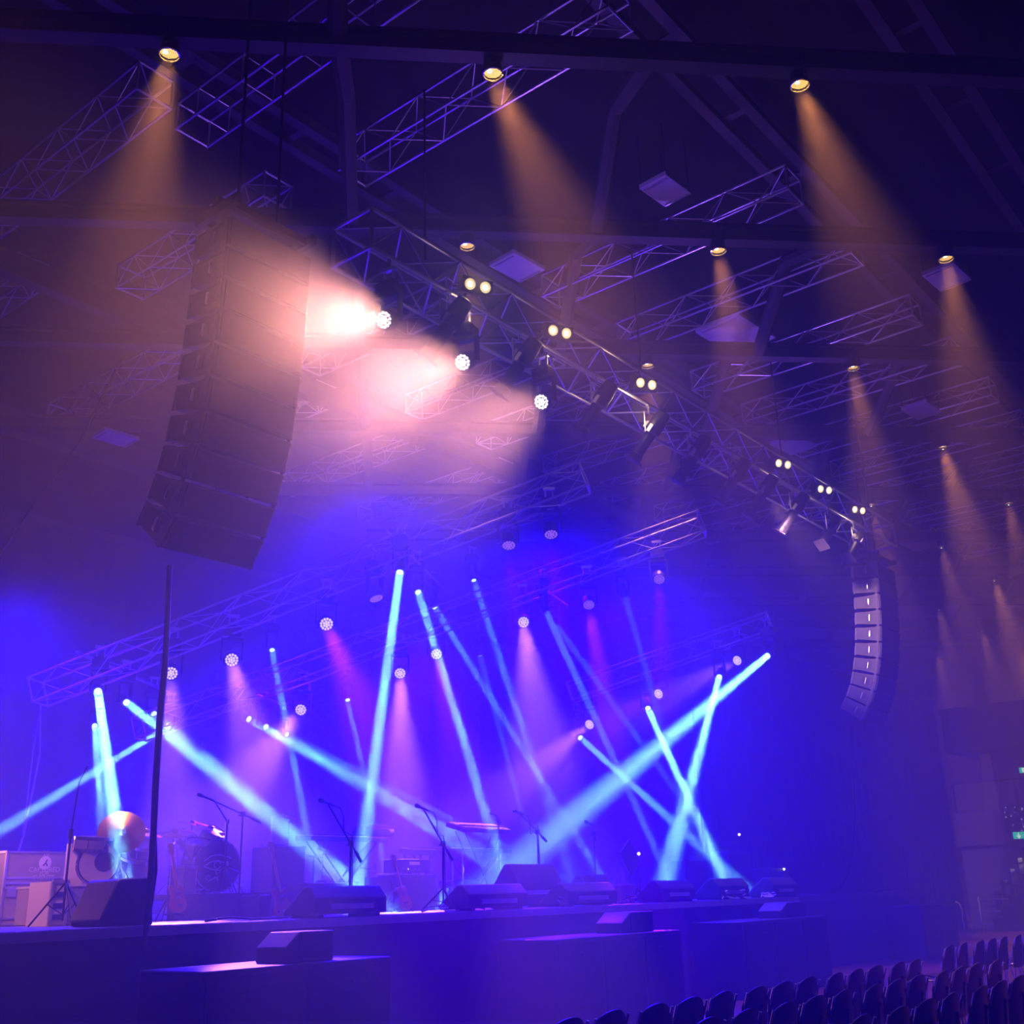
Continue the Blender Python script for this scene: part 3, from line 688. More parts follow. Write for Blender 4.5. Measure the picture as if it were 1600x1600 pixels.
# floor monitors along the stage edge
def wedge(label, pxl, pxr, py, y, h=.36, d=.55, mm=PA, rz=0.0):
    a, b = at_y(pxl, py, y), at_y(pxr, py, y)
    w_ = b.x - a.x
    k = thing('floor_monitor', label, 'monitor speaker', ((a.x + b.x) / 2, y + d / 2, ST), rz, 'floor monitors')
    MB().prism([(-d / 2, .03), (-d / 2, h * .62), (-d * .28, h), (-d * .12, h), (d / 2, h * .22), (d / 2, .03)], -w_ / 2, w_ / 2).build('cabinet', mm, k, bevel=.015)
    g = MB(); u = V((0, d * .62, -h * .78)).normalized()
    nrm = V((0, u.z, -u.y)) * -1
    M = Matrix.Translation((0, d * .19, h * .61)) @ Matrix.Rotation(math.atan2(u.z, u.y), 4, 'X')
    g.box((0, 0, .006), (w_ - .08, d * .72, .015), M).build('grille', GRILLE, k)
    MB().box((0, -d / 2 - .004, h * .34), (w_ * .6, .01, .06)).build('handle_bar', ALU, k)
    for s in (-1, 1): MB().box((s * w_ * .4, 0, .015), (.06, d * .9, .03)).build('foot', RUBBER, k)
wedge('wide floor monitor at the stage edge before the first microphone', 492, 604, 1440, .12, .34)
wedge('floor monitor at the stage edge right of the second microphone', 733, 826, 1428, .12, .33)
wedge('tall floor monitor standing behind the front ones, near the centre', 808, 879, 1422, .75, .62, .6)
wedge('low floor monitor right of the tall centre one', 889, 966, 1416, .12, .33)
wedge('dim floor monitor behind the low one right of centre', 918, 962, 1410, .95, .47)
wedge('floor monitor right of the coiled cables', 1036, 1088, 1409, .12, .34)
wedge('floor monitor with pale looped cables in front', 1126, 1172, 1405, .12, .36)
wedge('last floor monitor at the right end of the stage edge', 1210, 1248, 1400, .12, .36)
# big side-fill monitor at the left, draped shape
a, b = at_y(152, 1449, .5), at_y(236, 1447, .5)
k = thing('side_fill_monitor', 'dark slanting stage monitor at the left, crossed by a cyan beam', 'monitor speaker', ((a.x + b.x) / 2, .75, ST), 0)
Wb = b.x - a.x
MB().add([(x, y, z) for y in (-.28, .28) for x, z in ((-Wb / 2, .06), (-Wb / 2 + .04, 0), (Wb / 2, 0), (Wb / 2 - .04, .44), (Wb / 2 - .08, .465), (-Wb / 2 + .2, .45), (-Wb / 2 + .16, .43))],
         [tuple(range(7)), tuple(range(7, 14))[::-1]] + [(i, (i + 1) % 7, (i + 1) % 7 + 7, i + 7) for i in range(7)]).build('cabinet', mat('side_fill_paint', (.03, .03, .034), .55), k, bevel=.015)
MB().box((.05, -.28, .03), (Wb * .7, .012, .03)).build('base_rail', RUBBER, k)

# ------------------------------------------------------------------ band gear
def stand_tripod(m, h, r=.28, z0=.35, thick=.011):
    m.tube([(0, 0, .06), (0, 0, h)], thick, 8)
    for j in range(3):
        t = 2.1 * j + .3
        m.tube([(0, 0, z0), (r * math.cos(t), r * math.sin(t), .012)], thick * .8, 6)
        m.tube([(0, 0, .12), (r * .5 * math.cos(t), r * .5 * math.sin(t), .012 + (z0 - .012) * .5)], thick * .5, 6)
def mic_stand(label, base_px, y, joint_py, tip_px, tip_py, tail=.3, loop=True):
    b = at_y(base_px[0], base_px[1], y); b.z = ST
    j = at_y(base_px[0], joint_py, y); jh = j.z - ST
    t = at_y(tip_px, tip_py, y - .05)
    r_ = thing('microphone_stand', label, 'microphone stand', (b.x, y, ST), 0, 'microphone stands')
    m = MB(); stand_tripod(m, jh, .3, .3, .014); m.box((0, 0, jh), (.05, .05, .07)); m.tube([(-.07, 0, jh - .02), (0, 0, jh)], .012, 6); m.build('stand', BLACK, r_)
    T = t - V((b.x, y, ST)); J = V((0, 0, jh)); d = (T - J).normalized()
    MB().tube([J - d * tail, T], .012, 8).tube([J - d * tail, J - d * (tail - .16)], .022, 8).build('boom', BLACK, r_)
    hd = V((-.9, .15, .28)).normalized()
    mm = MB().tube([T - hd * .1, T + hd * .06, T + hd * .07, T + hd * .12, T + hd * .14], [.012, .018, .026, .028, .01], 10)
    mm.build('microphone', BLACK, r_)
    if loop:
        p = T - hd * .1
        MB().tube([p, p + V((.1, 0, -.02)), p + V((.16, 0, -.12)), p + V((.17, 0, -.3)), J + V((.02, 0, .1)), V((.03, 0, .7)), V((.05, 0, .02))], .007, 5).build('cable', CABLE, r_)
mic_stand('first microphone stand from the left, boom rising left, behind the wide floor monitor', (546, 1430), .75, 1318, 512, 1255)
mic_stand('second microphone stand, bare stage to its right', (693, 1426), .6, 1318, 661, 1263)
mic_stand('third microphone stand, behind the tall floor monitor in the wide cyan beam', (844, 1420), 1.5, 1300, 811, 1270)
mic_stand('fourth microphone stand, thin, behind the dim floor monitor', (933, 1412), 1.6, 1303, 922, 1287, .15, False)
mic_stand('tall boom stand among the drums, crossing the clear drum screens', (373, 1402), 3.1, 1272, 322, 1246, .35, False)
mic_stand('boom stand by the bright keyboard at the rear', (782, 1400), 5.0, 1282, 773, 1273, .1, False)
# music stand with a lit sheet
b = at_y(986, 1408, 1.6)
k = thing('music_stand', 'music stand with a pale tilted sheet, right of the fourth microphone', 'music stand', (b.x, 1.6, ST), 0)
m = MB(); jz = at_y(985, 1348, 1.6).z - ST; stand_tripod(m, jz, .25, .25, .012); m.build('stand', BLACK, k)
p0, p1 = at_y(977, 1351, 1.6) - V((b.x, 1.6, ST)), at_y(991, 1329, 1.6) - V((b.x, 1.6, ST))
MB().bar(p0, p1, .5, .02, (0, 1, 0)).build('desk', STEEL, k)
MB().bar(p0 + V((-.02, 0, .012)), p1 + V((-.02, 0, .012)), .42, .006, (0, 1, 0)).build('sheet', PAPER, k)

# riser for the drums
a, b = at_y(262, 1400, 3.0), at_y(448, 1398, 3.0)
RZ = 1.80
k = thing('drum_riser', 'dark riser under the drum kit', 'riser', ((a.x + b.x) / 2, 4.4, ST), 0)
MB().box((0, 0, RZ - ST - .03), (b.x - a.x, 2.8, .06)).build('deck', DECK, k)
MB().box((0, -1.38, (RZ - ST) / 2 - .02), (b.x - a.x - .06, .03, RZ - ST - .05)).build('front_panel', SKIRT, k)

def cylinder_between(mb, c, ax, r, L, n=24):
    M = Matrix.Translation(c) @ V(ax).normalized().to_track_quat('Z', 'Y').to_matrix().to_4x4()
    return mb.lathe([(r, -L / 2), (r, L / 2)], n, M), M
def drum(name, label, c, ax, r, L, shell=SHELL, head=DARKSKIN, parent=None, group=None, lugs=6):
    """a drum: shell, two heads, hoops and lugs"""
    root = parent or thing(name, label, 'drum', c, 0, group)
    o = V((0, 0, 0)) if not parent else V(c)
    mb = MB(); _, M = cylinder_between(mb, o, ax, r, L); mb.build('shell', shell, root)
    MB().lathe([(r * .97, -L / 2 - .004), (r * .97, L / 2 + .004)], 24, M).build('head', head, root)
    h = MB()
    for s in (-1, 1): h.lathe([(r * 1.0, s * L / 2 - .018), (r * 1.05, s * L / 2 - .018), (r * 1.05, s * L / 2 + .018), (r * .98, s * L / 2 + .018)], 24, M, False)
    lg = h
    for i in range(lugs):
        t = 2 * math.pi * i / lugs
        lg.tube([M @ V((r * 1.03 * math.cos(t), r * 1.03 * math.sin(t), z)) for z in (-L / 2, L / 2)], .009, 5)
    lg.build('drum_trim', CHROME, root)
    return root, M
FRONT = V((-.18, -1, .02))            # drum fronts look out at the hall
# main kit on the riser
c = at_y(327, 1374, 3.5); c.z = RZ + .36
r_, M = drum('bass_drum', 'bass drum with a curled eye emblem on its dark front head', c, FRONT, .34, .42, SHELL, DARKSKIN, None, 'main drum kit')
fr = MB().lathe([(.325, .2), (.33, .222)], 28, M)
e = MB()
def arc(pts, r0=.009): e.tube([M @ V((p[0], p[1], .228)) for p in pts], r0, 5)
EM = Matrix.Rotation(0, 4, 'Z')
arc([(-.2, .06), (-.1, .13), (.02, .15), (.14, .12), (.2, .1)]); arc([(-.2, -.01), (-.1, .05), (.0, .07), (.1, .04), (.16, -.02)])
arc([(-.2, -.01), (-.08, -.05), (.04, -.06), (.16, -.02)]); arc([(.05 * math.cos(t * .6), .01 + .05 * math.sin(t * .6)) for t in range(11)], .007)
arc([(-.02, -.06), (.0, -.14), (.02, -.22)]); arc([(.06, -.06), (-.02, -.15), (-.12, -.2), (-.17, -.16), (-.13, -.12), (-.1, -.15)])
fr.build("front_head", DARKSKIN, r_)
e.build('emblem', mat('faded_violet_print', (.3, .25, .4), .5), r_)
l = MB()
for s in (-1, 1): l.tube([(s * .33, -.05, -.1), (s * .45, -.2, -.35)], .012, 6)
l.build('spur', CHROME, r_)
def tom(label, px, py, y, r, L, ax=(-.1, -.35, 1)):
    c = at_y(px, py, y); drum('tom', label, c, ax, r, L, SHELL, DARKSKIN, None, 'main drum kit')
    return c
c1 = tom('tom above the bass drum with the eye emblem, left', 308, 1326, 3.5, .17, .2)
c2 = tom('tom above the bass drum with the eye emblem, right', 331, 1306, 3.7, .15, .2, (.15, -.5, 1))
c3 = tom('floor tom left of the bass drum with the eye emblem', 285, 1376, 3.4, .19, .36, (0, -.05, 1))
c4 = tom('snare drum behind the bass drum with the eye emblem', 291, 1313, 4.3, .17, .13, (.2, -.8, 1))
def cymbal_stand(label, px, py, y, r, tilt, base_z, group, cm=BRASS, basepx=None):
    c = at_y(px, py, y)
    bx = at_y(basepx, py, y).x if basepx else c.x
    k = thing('cymbal', label, 'cymbal', (bx, y, base_z), 0, group)
    T = c - V((bx, y, base_z))
    M = Matrix.Translation(T) @ V(tilt).normalized().to_track_quat('Z', 'Y').to_matrix().to_4x4()
    MB().lathe([(r, 0), (r * .6, .018), (r * .22, .03), (r * .16, .055), (.01, .062), (.01, .058), (r * .16, .05), (r * .22, .026), (r * .6, .014), (r, -.003)], 32, M, False).build('disc', cm, k)
    m = MB(); hgt = max(.3, T.z - .35)
    stand_tripod(m, hgt, .26, .3, .012); m.tube([(0, 0, hgt), T], .009, 6); m.build('stand', CHROME, k)
cymbal_stand('cymbal on a boom at the right of the main drum kit', 328, 1296, 3.6, .24, (.25, -.5, 1), RZ, 'main drum kit', BRASS, 349)
cymbal_stand('cymbal high at the left of the main drum kit', 274, 1302, 3.9, .25, (-.2, -.25, 1), RZ, 'main drum kit', BRASS, 280)
cymbal_stand('cymbal at the back of the main drum kit', 300, 1288, 4.6, .22, (.1, -.2, 1), RZ, 'main drum kit')
# hi-hat clamp arms right of the kit
k = thing('hardware_stand', 'drum hardware stand with crossed arms beside the eye emblem drum', 'drum hardware', at_y(349, 1400, 3.2) * 1.0, 0, 'main drum kit')
k.location.z = RZ
m = MB(); stand_tripod(m, .95, .3, .35, .014); m.tube([(-.1, 0, .38), (.28, 0, .26)], .014, 6); m.tube([(-.05, 0, .3), (.16, 0, .42)], .014, 6); m.tube([(0, 0, .95), (-.22, .05, 1.25)], .01, 6); m.build('stand', BLACK, k)
MB().tube([(.02, -.01, .36), (.02, -.01, .42)], .022, 8).tube([(0, -.01, .92), (0, -.01, .98)], .022, 8).build('clamp', CHROME, k)
# second kit at the left
PB = thing('drum_podium', 'plain grey box podium under the left drum kit', 'podium', (0, 0, 0), 0)
a, b = at_y(112, 1382, 2.6), at_y(172, 1380, 2.6)
PB.location = ((a.x + b.x) / 2 + .25, 3.2, ST)
PH = a.z - ST
MB().box((0, 0, PH / 2), (b.x - a.x + .55, 1.2, PH)).build('body', CASE, PB, bevel=.015)
MB().box((0, 0, PH - .01), (b.x - a.x + .57, 1.22, .025)).build('top', PANEL, PB)
pz = ST + PH
k = thing('drum_shield', 'grey board with two hand slots behind the clear-headed bass drum', 'board', at_y(128, 1380, 3.3) * 1.0, rad(-8)); k.location.z = pz
MB().box((0, 0, .25), (.46, .03, .5)).build('board', PANEL, k)
for x_, z_ in ((-.02, .38), (.02, .13)): MB().box((x_, -.02, z_), (.04, .02, .13)).build('hand_slot', BLACK, k)
c = at_y(152, 1350, 3.05); c.z = pz + .245
r_, M = drum('bass_drum', 'clear-headed bass drum with a dark round port at the left', c, (-.5, -1, .02), .235, .3, SHELL, SKIN, None, 'left drum kit')
MB().lathe([(.12, .15), (.12, .165)], 20, M @ Matrix.Translation((.07, .02, 0))).build('port', BLACK, r_)
drum('snare_drum', 'shallow drum above the clear-headed bass drum at the left', at_y(146, 1319, 3.1), (0, -.1, 1), .24, .14, SHELL, SKIN, None, 'left drum kit', 8)
drum('floor_tom', 'drum behind the dark slanting monitor, left kit', at_y(208, 1350, 3.6), (-.2, -.6, 1), .22, .3, SHELL, SKIN, None, 'left drum kit')
drum('tom', 'small drum right of the left kit, by the hanging cable', at_y(222, 1328, 3.4), (-.3, -.6, 1), .14, .16, SHELL, SKIN, None, 'left drum kit')
cymbal_stand('cymbal with an orange gleam at the left, in the far left cyan beam', 190, 1300, 3.2, .3, (-.55, -.9, .55), pz, 'left drum kit')
cymbal_stand('cymbal at the right of the left drum kit, beside the hanging cable', 228, 1302, 3.6, .22, (.1, -.3, 1), pz, 'left drum kit')
k = thing('drum_hardware', 'chrome drum stand right of the clear-headed bass drum', 'drum hardware', (at_y(178, 1350, 3.2).x, 3.2, pz), 0, 'left drum kit')
m = MB(); stand_tripod(m, .55, .2, .2, .014); m.tube([(0, 0, .4), (.15, 0, .52), (.2, 0, .3)], .014, 6); m.tube([(-.12, 0, .5), (.1, 0, .55)], .016, 6); m.build('stand', CHROME, k)

# cases at the left
a, b = at_y(12, 1329, 4.2), at_y(112, 1331, 4.2)
TOPZ = (a.z + b.z) / 2
k = thing('road_case', 'large grey road case with white print at the far left', 'flight case', ((a.x + b.x) / 2, 4.6, ST), 0)
cw, chh = b.x - a.x, TOPZ - ST
MB().box((0, 0, chh / 2), (cw, .8, chh)).build('body', CASE, k, bevel=.01)
m = MB()
for z_ in (chh - .015, chh * .635, chh * .565, chh * .5, .02, chh * .1): m.box((0, -.405, z_), (cw, .02, .026))
for s in (-1, 1):
    m.box((s * cw / 2, -.4, chh / 2), (.03, .03, chh)); m.box((s * cw / 2, .4, chh / 2), (.03, .03, chh)); m.box((s * cw / 2, 0, chh - .01), (.03, .8, .03))
m.build('edge_profile', ALU, k)
for x_ in (-.38, 0.05, .4): MB().box((x_ * cw, -.415, chh * .45), (.12, .015, .12)).build('butterfly_latch', ALU, k)
MB().lathe([(.085, 0), (.085, .006)], 24, Matrix.Translation((.08, -.402, chh * .84)) @ Matrix.Rotation(rad(90), 4, 'X')).build('round_logo', WHITEPRINT, k)
MB().tube([(.05, -.411, chh * .8), (.085, -.411, chh * .845), (.11, -.411, chh * .8)], .008, 5).tube([(.085, -.411, chh * .845), (.1, -.411, chh * .885)], .008, 5).build('logo_figure', BLACK, k)
def text(s, size, loc, parent, m_, name='lettering', rx=90):
    cu = bpy.data.curves.new(name, 'FONT'); cu.body = s; cu.size = size; cu.align_x = 'CENTER'; cu.extrude = .001
    o = bpy.data.objects.new(name, cu); COL.objects.link(o); o.data.materials.append(m_); o.parent = parent; o.location = loc; o.rotation_euler = (rad(rx), 0, 0)
    me = bpy.data.meshes.new_from_object(o.evaluated_get(bpy.context.evaluated_depsgraph_get()))
    c = put(name, me, parent, Matrix.Translation(loc) @ Matrix.Rotation(rad(rx), 4, 'X')); bpy.data.objects.remove(o); return c
text('20', .09, (.08, -.408, chh * .94), k, WHITEPRINT)
for s, z_ in (('CAPTURED', .715), ('FOR', .67), ('EVENTS', .645)): text(s, .085 if s != 'FOR' else .07, (.08, -.408, chh * z_ - (.0 if s != 'EVENTS' else .035)), k, WHITEPRINT)
m = MB()
for i in range(4): m.lathe([(.05, -.02), (.05, .02)], 14, Matrix.Translation((-cw * .4 + i * cw * .27, -.3, .04)) @ Matrix.Rotation(rad(90), 4, 'Y'))
m.build('caster', RUBBER, k)
a, b = at_y(86, 1377, 2.4), at_y(111, 1375, 2.4)
k = thing('rack_case', 'small upright rack case with bright metal edges before the road case', 'flight case', ((a.x + b.x) / 2, 2.7, ST), 0)
cw, chh = b.x - a.x, a.z - ST
MB().box((0, 0, chh / 2), (cw, .5, chh)).build('body', PANEL, k)
m = MB()
for s in (-1, 1): m.box((s * cw / 2, -.25, chh / 2), (.03, .03, chh))
for z_ in (.02, chh): m.box((0, -.25, z_), (cw, .03, .03))
m.build('edge_profile', ALU, k)
for z_ in (.2, .45, .7): MB().box((0, -.256, chh * z_), (cw * .7, .012, .06)).build('latch', CHROME, k)
k = thing('microphone_stand', 'tripod stand in front of the cases at the far left', 'microphone stand', (at_y(97, 1440, 1.6).x, 1.6, ST), 0, 'microphone stands')
m = MB(); stand_tripod(m, .95, .34, .45, .013); m.tube([(0, 0, .95), (.04, 0, 1.5), (.12, 0, 1.68)], .007, 6); m.build('stand', BLACK, k)
MB().tube([(0, 0, .9), (0, 0, 1.0)], .025, 8).build('clutch', STEEL, k)

# clear screens beside the kit
k = thing('drum_screen', 'clear acrylic drum screen right of the main drum kit', 'drum screen', at_y(388, 1398, 4.0) * 1.0, 0); k.location.z = ST
B = V(k.location); pan = [(352, 1283), (380, 1281), (425, 1276)]
P = [at_y(x, y, 4.0 + .35 * i) - B for i, (x, y) in enumerate(pan)]
for i in range(2):
    a, b = P[i].copy(), P[i + 1].copy(); m = MB()
    m.add([(a.x, a.y, .02), (b.x, b.y, .02), (b.x, b.y, b.z), (a.x, a.y, a.z), (a.x, a.y + .012, .02), (b.x, b.y + .012, .02), (b.x, b.y + .012, b.z), (a.x, a.y + .012, a.z)],
          [(0, 1, 2, 3), (4, 5, 6, 7), (0, 1, 5, 4), (1, 2, 6, 5), (2, 3, 7, 6), (3, 0, 4, 7)])
    m.build('screen_panel', CLEAR, k, False)
for p_ in P: MB().tube([(p_.x, p_.y, .0), (p_.x, p_.y, p_.z)], .018, 6).build('hinge_strip', PANEL, k)

# amplifiers and boxes
def amp(label, px0, px1, pyt, pyb, y, dep=.35, head=None, mm=BLACK, cat='amplifier', name='guitar_cabinet'):
    a, b = at_y(px0, pyt, y), at_y(px1, pyt, y)
    z0 = max(ST, at_y(px0, pyb, y).z) if pyb else ST
    k = thing(name, label, cat, ((a.x + b.x) / 2, y + dep / 2, z0), 0)
    w_, h_ = b.x - a.x, (a.z + b.z) / 2 - z0
    MB().box((0, 0, h_ / 2), (w_, dep, h_)).build('cabinet', mm, k, bevel=.012)
    MB().box((0, -dep / 2 - .006, h_ * .48), (w_ - .08, .014, h_ * .84)).build('grille_cloth', GRILLE, k)
    m = MB()
    for s in (-1, 1):
        for t_ in (-1, 1): m.box((s * (w_ / 2 - .02), -dep / 2 + .02, h_ / 2 + t_ * (h_ / 2 - .02)), (.05, .05, .05))
    m.build('corner_cap', STEEL, k)
    MB().tube([(-.1, 0, h_), (-.08, 0, h_ + .03), (.08, 0, h_ + .03), (.1, 0, h_)], .012, 6).build('carry_handle', RUBBER, k)
    return k
def amp_head(label, px0, px1, pyt, y, zbase, dep=.3):
    a, b = at_y(px0, pyt, y), at_y(px1, pyt, y)
    k = thing('amplifier_head', label, 'amplifier', ((a.x + b.x) / 2, y + .2, zbase), 0)
    w_, h_ = b.x - a.x, a.z - zbase
    MB().box((0, 0, h_ / 2), (w_, dep, h_)).build('cabinet', BLACK, k, bevel=.012)
    MB().box((0, -dep / 2 - .004, h_ * .25), (w_ - .06, .012, h_ * .34)).build('control_panel', STEEL, k)
    m = MB()
    for i in range(7): m.lathe([(.016, 0), (.013, .02)], 10, Matrix.Translation((-w_ * .36 + i * w_ * .12, -dep / 2 - .01, h_ * .25)) @ Matrix.Rotation(rad(90), 4, 'X'))
    m.build('knob', CHROME, k)
    MB().box((0, -dep / 2 - .006, h_ * .68), (w_ * .3, .01, .05)).build('name_plate', WHITEPRINT, k)
    MB().lathe([(.012, 0), (.01, .01)], 8, Matrix.Translation((-w_ * .2, -dep / 2 - .012, h_ * .25)) @ Matrix.Rotation(rad(90), 4, 'X')).build('pilot_lamp', G_DOT, k)
    return k
k = amp('guitar cabinet standing at centre, under a wide amplifier head', 618, 682, 1366, None, 2.6, .4)
zt = at_y(650, 1366, 2.6).z
amp_head('wide amplifier head on the centre guitar cabinet', 624, 677, 1342, 2.6, zt + .03)
amp('low dark cabinet left of the centre guitar cabinet', 597, 620, 1369, None, 2.9, .4)
amp('tall dark cabinet behind the guitar right of the drum screens', 427, 478, 1322, None, 3.6, .5)
amp('long dark box between the tall cabinet and the first microphone stand', 476, 560, 1379, None, 3.2, .5, mm=PA)
amp('low dark box at the foot of the drum screens', 402, 426, 1398, None, 2.6, .35)
amp('dark cabinet right of the centre guitar cabinet', 683, 700, 1388, None, 2.9, .35)
amp('dark cabinet at the rear left of the wide cyan beam', 716, 748, 1375, None, 4.6, .5)
amp('faint cabinet at the rear right of the stage', 1070, 1105, 1345, None, 3.4, .5)
amp('faint equipment rack at the rear right with an indicator light', 1140, 1172, 1330, None, 3.2, .5)
amp('faint low rack near the right end of the stage with an indicator light', 1204, 1232, 1356, None, 3.0, .5)
for px, py, y, l in ((1155, 1304, 3.2, 'bright indicator lamp above the faint rear rack'), (1225, 1358, 2.95, 'small indicator lamp on the low rack at the right'), (998, 1334, 2.5, 'tiny indicator lamp beside the music stand')):
    p_ = at_y(px, py, y)
    k = thing('work_lamp', l, 'lamp', (p_.x, y, p_.z), 0)
    MB().lathe([(.0, -.035), (.025, -.025), (.035, 0), (.025, .025), (0, .035)], 12).build('bulb', G_DOT, k)
    base = 2.31 if px == 1155 else (1.9 if px == 1225 else ST)
    MB().tube([(0, .03, -(p_.z - ST) + .0), (0, .03, .0)], .008, 5).build('stem', STEEL, k)

# guitars on stands
def guitar(label, hx, hy, bx, by, y, scale=1.0, acoustic=False):
    hp, bp = at_y(hx, hy, y + .12), at_y(bx, by, y)
    k = thing('guitar', label, 'guitar', (bp.x, y, bp.z), 0, 'guitars on stands')
    ax = (hp - bp); L = ax.length
    d = ax.normalized(); side = d.cross(V((0, -1, 0))).normalized(); nrm = side.cross(d)
    M = Matrix((side, d, nrm)).transposed().to_4x4()
    s = L / .78
    out_ = [(.0, -.22), (.1, -.2), (.155, -.12), (.15, -.03), (.11, .03), (.105, .08), (.13, .14), (.12, .2), (.06, .2), (.03, .16), (-.03, .16), (-.06, .22), (-.13, .23), (-.13, .14), (-.105, .08), (-.11, .03), (-.15, -.03), (-.155, -.12), (-.1, -.2)]
    if acoustic: out_ = [(.0, -.26), (.12, -.24), (.19, -.15), (.18, -.05), (.12, .03), (.12, .09), (.145, .16), (.11, .22), (.0, .235), (-.11, .22), (-.145, .16), (-.12, .09), (-.12, .03), (-.18, -.05), (-.19, -.15), (-.12, -.24)]
    n = len(out_); th = .05 if acoustic else .022
    MB().add([(x * s, y_ * s, z_) for z_ in (-th, th) for x, y_ in out_], [tuple(range(n))[::-1], tuple(range(n, 2 * n))] + [(i, (i + 1) % n, (i + 1) % n + n, i + n) for i in range(n)], M).build('body', GTR, k, bevel=.008)
    MB().box((0, .44 * s, th), (.045 * s, .55 * s, .02), M).build('neck', FRET, k)
    hd = MB().add([(x * s, y_ * s, th + z_) for z_ in (-.012, .008) for x, y_ in ((-.025, .7), (.025, .7), (.05, .74), (.04, .87), (-.045, .88), (-.05, .74))],
                  [tuple(range(6))[::-1], tuple(range(6, 12))] + [(i, (i + 1) % 6, (i + 1) % 6 + 6, i + 6) for i in range(6)], M).build('headstock', FRET, k)
    m = MB()
    for i in range(3):
        for q in (-1, 1): m.box((q * .06 * s, (.75 + i * .045) * s, th), (.03, .015, .02), M)
    m.build('tuning_peg', CHROME, hd)
    m = MB().box((0, -.1 * s, th + .006), (.09 * s, .025, .015), M)
    if not acoustic: m.box((0, .02 * s, th + .006), (.08 * s, .03, .012), M).box((0, .1 * s, th + .006), (.08 * s, .03, .012), M)
    m.build('bridge', CHROME, k)
    if acoustic: MB().lathe([(.045 * s, 0), (.045 * s, .004)], 18, M @ Matrix.Translation((0, .07 * s, th))).build('sound_hole', BLACK, k)
    z0 = ST - bp.z
    st = thing('guitar_stand', 'stand holding the ' + label, 'stand', (bp.x, y + .1, ST), 0, 'guitar stands')
    m = MB(); H = bp.z - ST
    m.tube([(0, .1, .25), (0, .12, max(.35, H + .35 * s))], .014, 6)
    for a in (-1, 1): m.tube([(0, .1, .3), (a * .22, -.12, .0)], .013, 6)
    m.tube([(0, .1, .3), (0, .35, 0)], .013, 6)
    m.build('frame', BLACK, st)
    m = MB()
    for a in (-1, 1): m.tube([(a * .08, .06, max(.08, H - .24 * s)), (a * .08, -.16, max(.06, H - .26 * s))], .012, 6)
    m.tube([(-.08, .06, max(.08, H - .24 * s)), (0, .1, .3), (.08, .06, max(.08, H - .24 * s))], .012, 6)
    m.build('cradle', RUBBER, st)
guitar('guitar left of the bass drum with the eye emblem', 266, 1328, 277, 1405, 2.7)
guitar('guitar leaning before the tall dark cabinet', 423, 1326, 440, 1412, 2.5)
guitar('sunburst guitar left of the centre guitar cabinet', 612, 1344, 628, 1404, 1.9, acoustic=True)

# keyboards
def keyboard(label, px0, px1, py, y, th=.1, dep=.36, tilt=0.0, stand=True, mm=KEYS):
    a, b = at_y(px0, py, y), at_y(px1, py, y)
    k = thing('keyboard', label, 'keyboard', ((a.x + b.x) / 2, y + .2, ST), 0)
    w_ = b.x - a.x; z = (a.z + b.z) / 2 - ST
    M = Matrix.Translation((0, 0, z)) @ Matrix.Rotation(rad(tilt), 4, 'X')
    MB().box((0, 0, 0), (w_, dep, th), M).build('case', BLACK, k, bevel=.01)
    kb = MB(); nk = 36
    for i in range(nk): kb.box((-w_ * .46 + w_ * .92 * (i + .5) / nk, -dep * .25, th / 2 + .008), (w_ * .92 / nk * .88, dep * .4, .014), M)
    q = kb.build('white_keys', mm, k)
    bk = MB()
    for i in range(nk):
        if i % 7 not in (2, 6): bk.box((-w_ * .46 + w_ * .92 * (i + 1) / nk, -dep * .19, th / 2 + .02), (w_ * .92 / nk * .5, dep * .26, .016), M)
    bk.build('black_keys', BLACK, k)
    MB().box((0, dep * .25, th / 2 + .004), (w_ * .94, dep * .4, .012), M).build('control_panel', PANEL, k)
    s = MB()
    for t_ in (-1, 1):
        s.tube([(t_ * w_ * .4, -.12, z - th / 2), (-t_ * w_ * .25, -.12, .0)], .018, 6); s.tube([(t_ * w_ * .4, .12, z - th / 2), (-t_ * w_ * .25, .12, .0)], .018, 6)
    s.build('cross_stand', BLACK, k)
    return k
keyboard('keyboard with bright pale top, high at the rear under a boom stand', 722, 795, 1293, 5.4, .09, .5, 16)
keyboard('long keyboard seen edge-on behind the first microphone stand', 486, 606, 1310, 4.4, .08, .4, 4)
keyboard('dark keyboard on a crossed stand behind the second microphone stand', 648, 682, 1330, 4.0, .09, .4, 6, mm=PANEL)
keyboard('dark keyboard at the rear below the bright one', 700, 800, 1328, 6.2, .08, .4, 4, mm=PANEL)
# dark covered case on the long keyboard
p_ = at_y(590, 1298, 4.6)
k = thing('covered_case', 'dark rounded case on top of the long keyboard', 'case', (p_.x, 4.6, at_y(590, 1307, 4.6).z), 0)
MB().prism([(-.18, 0), (.18, 0), (.18, .1), (.1, .19), (-.1, .19), (-.18, .1)], -.45, .25).build('body', BLACK, k, bevel=.03)
MB().tube([(-.2, -.19, .08), (-.1, -.21, .1), (.05, -.21, .1), (.1, -.19, .08)], .012, 6).build('handle', RUBBER, k)
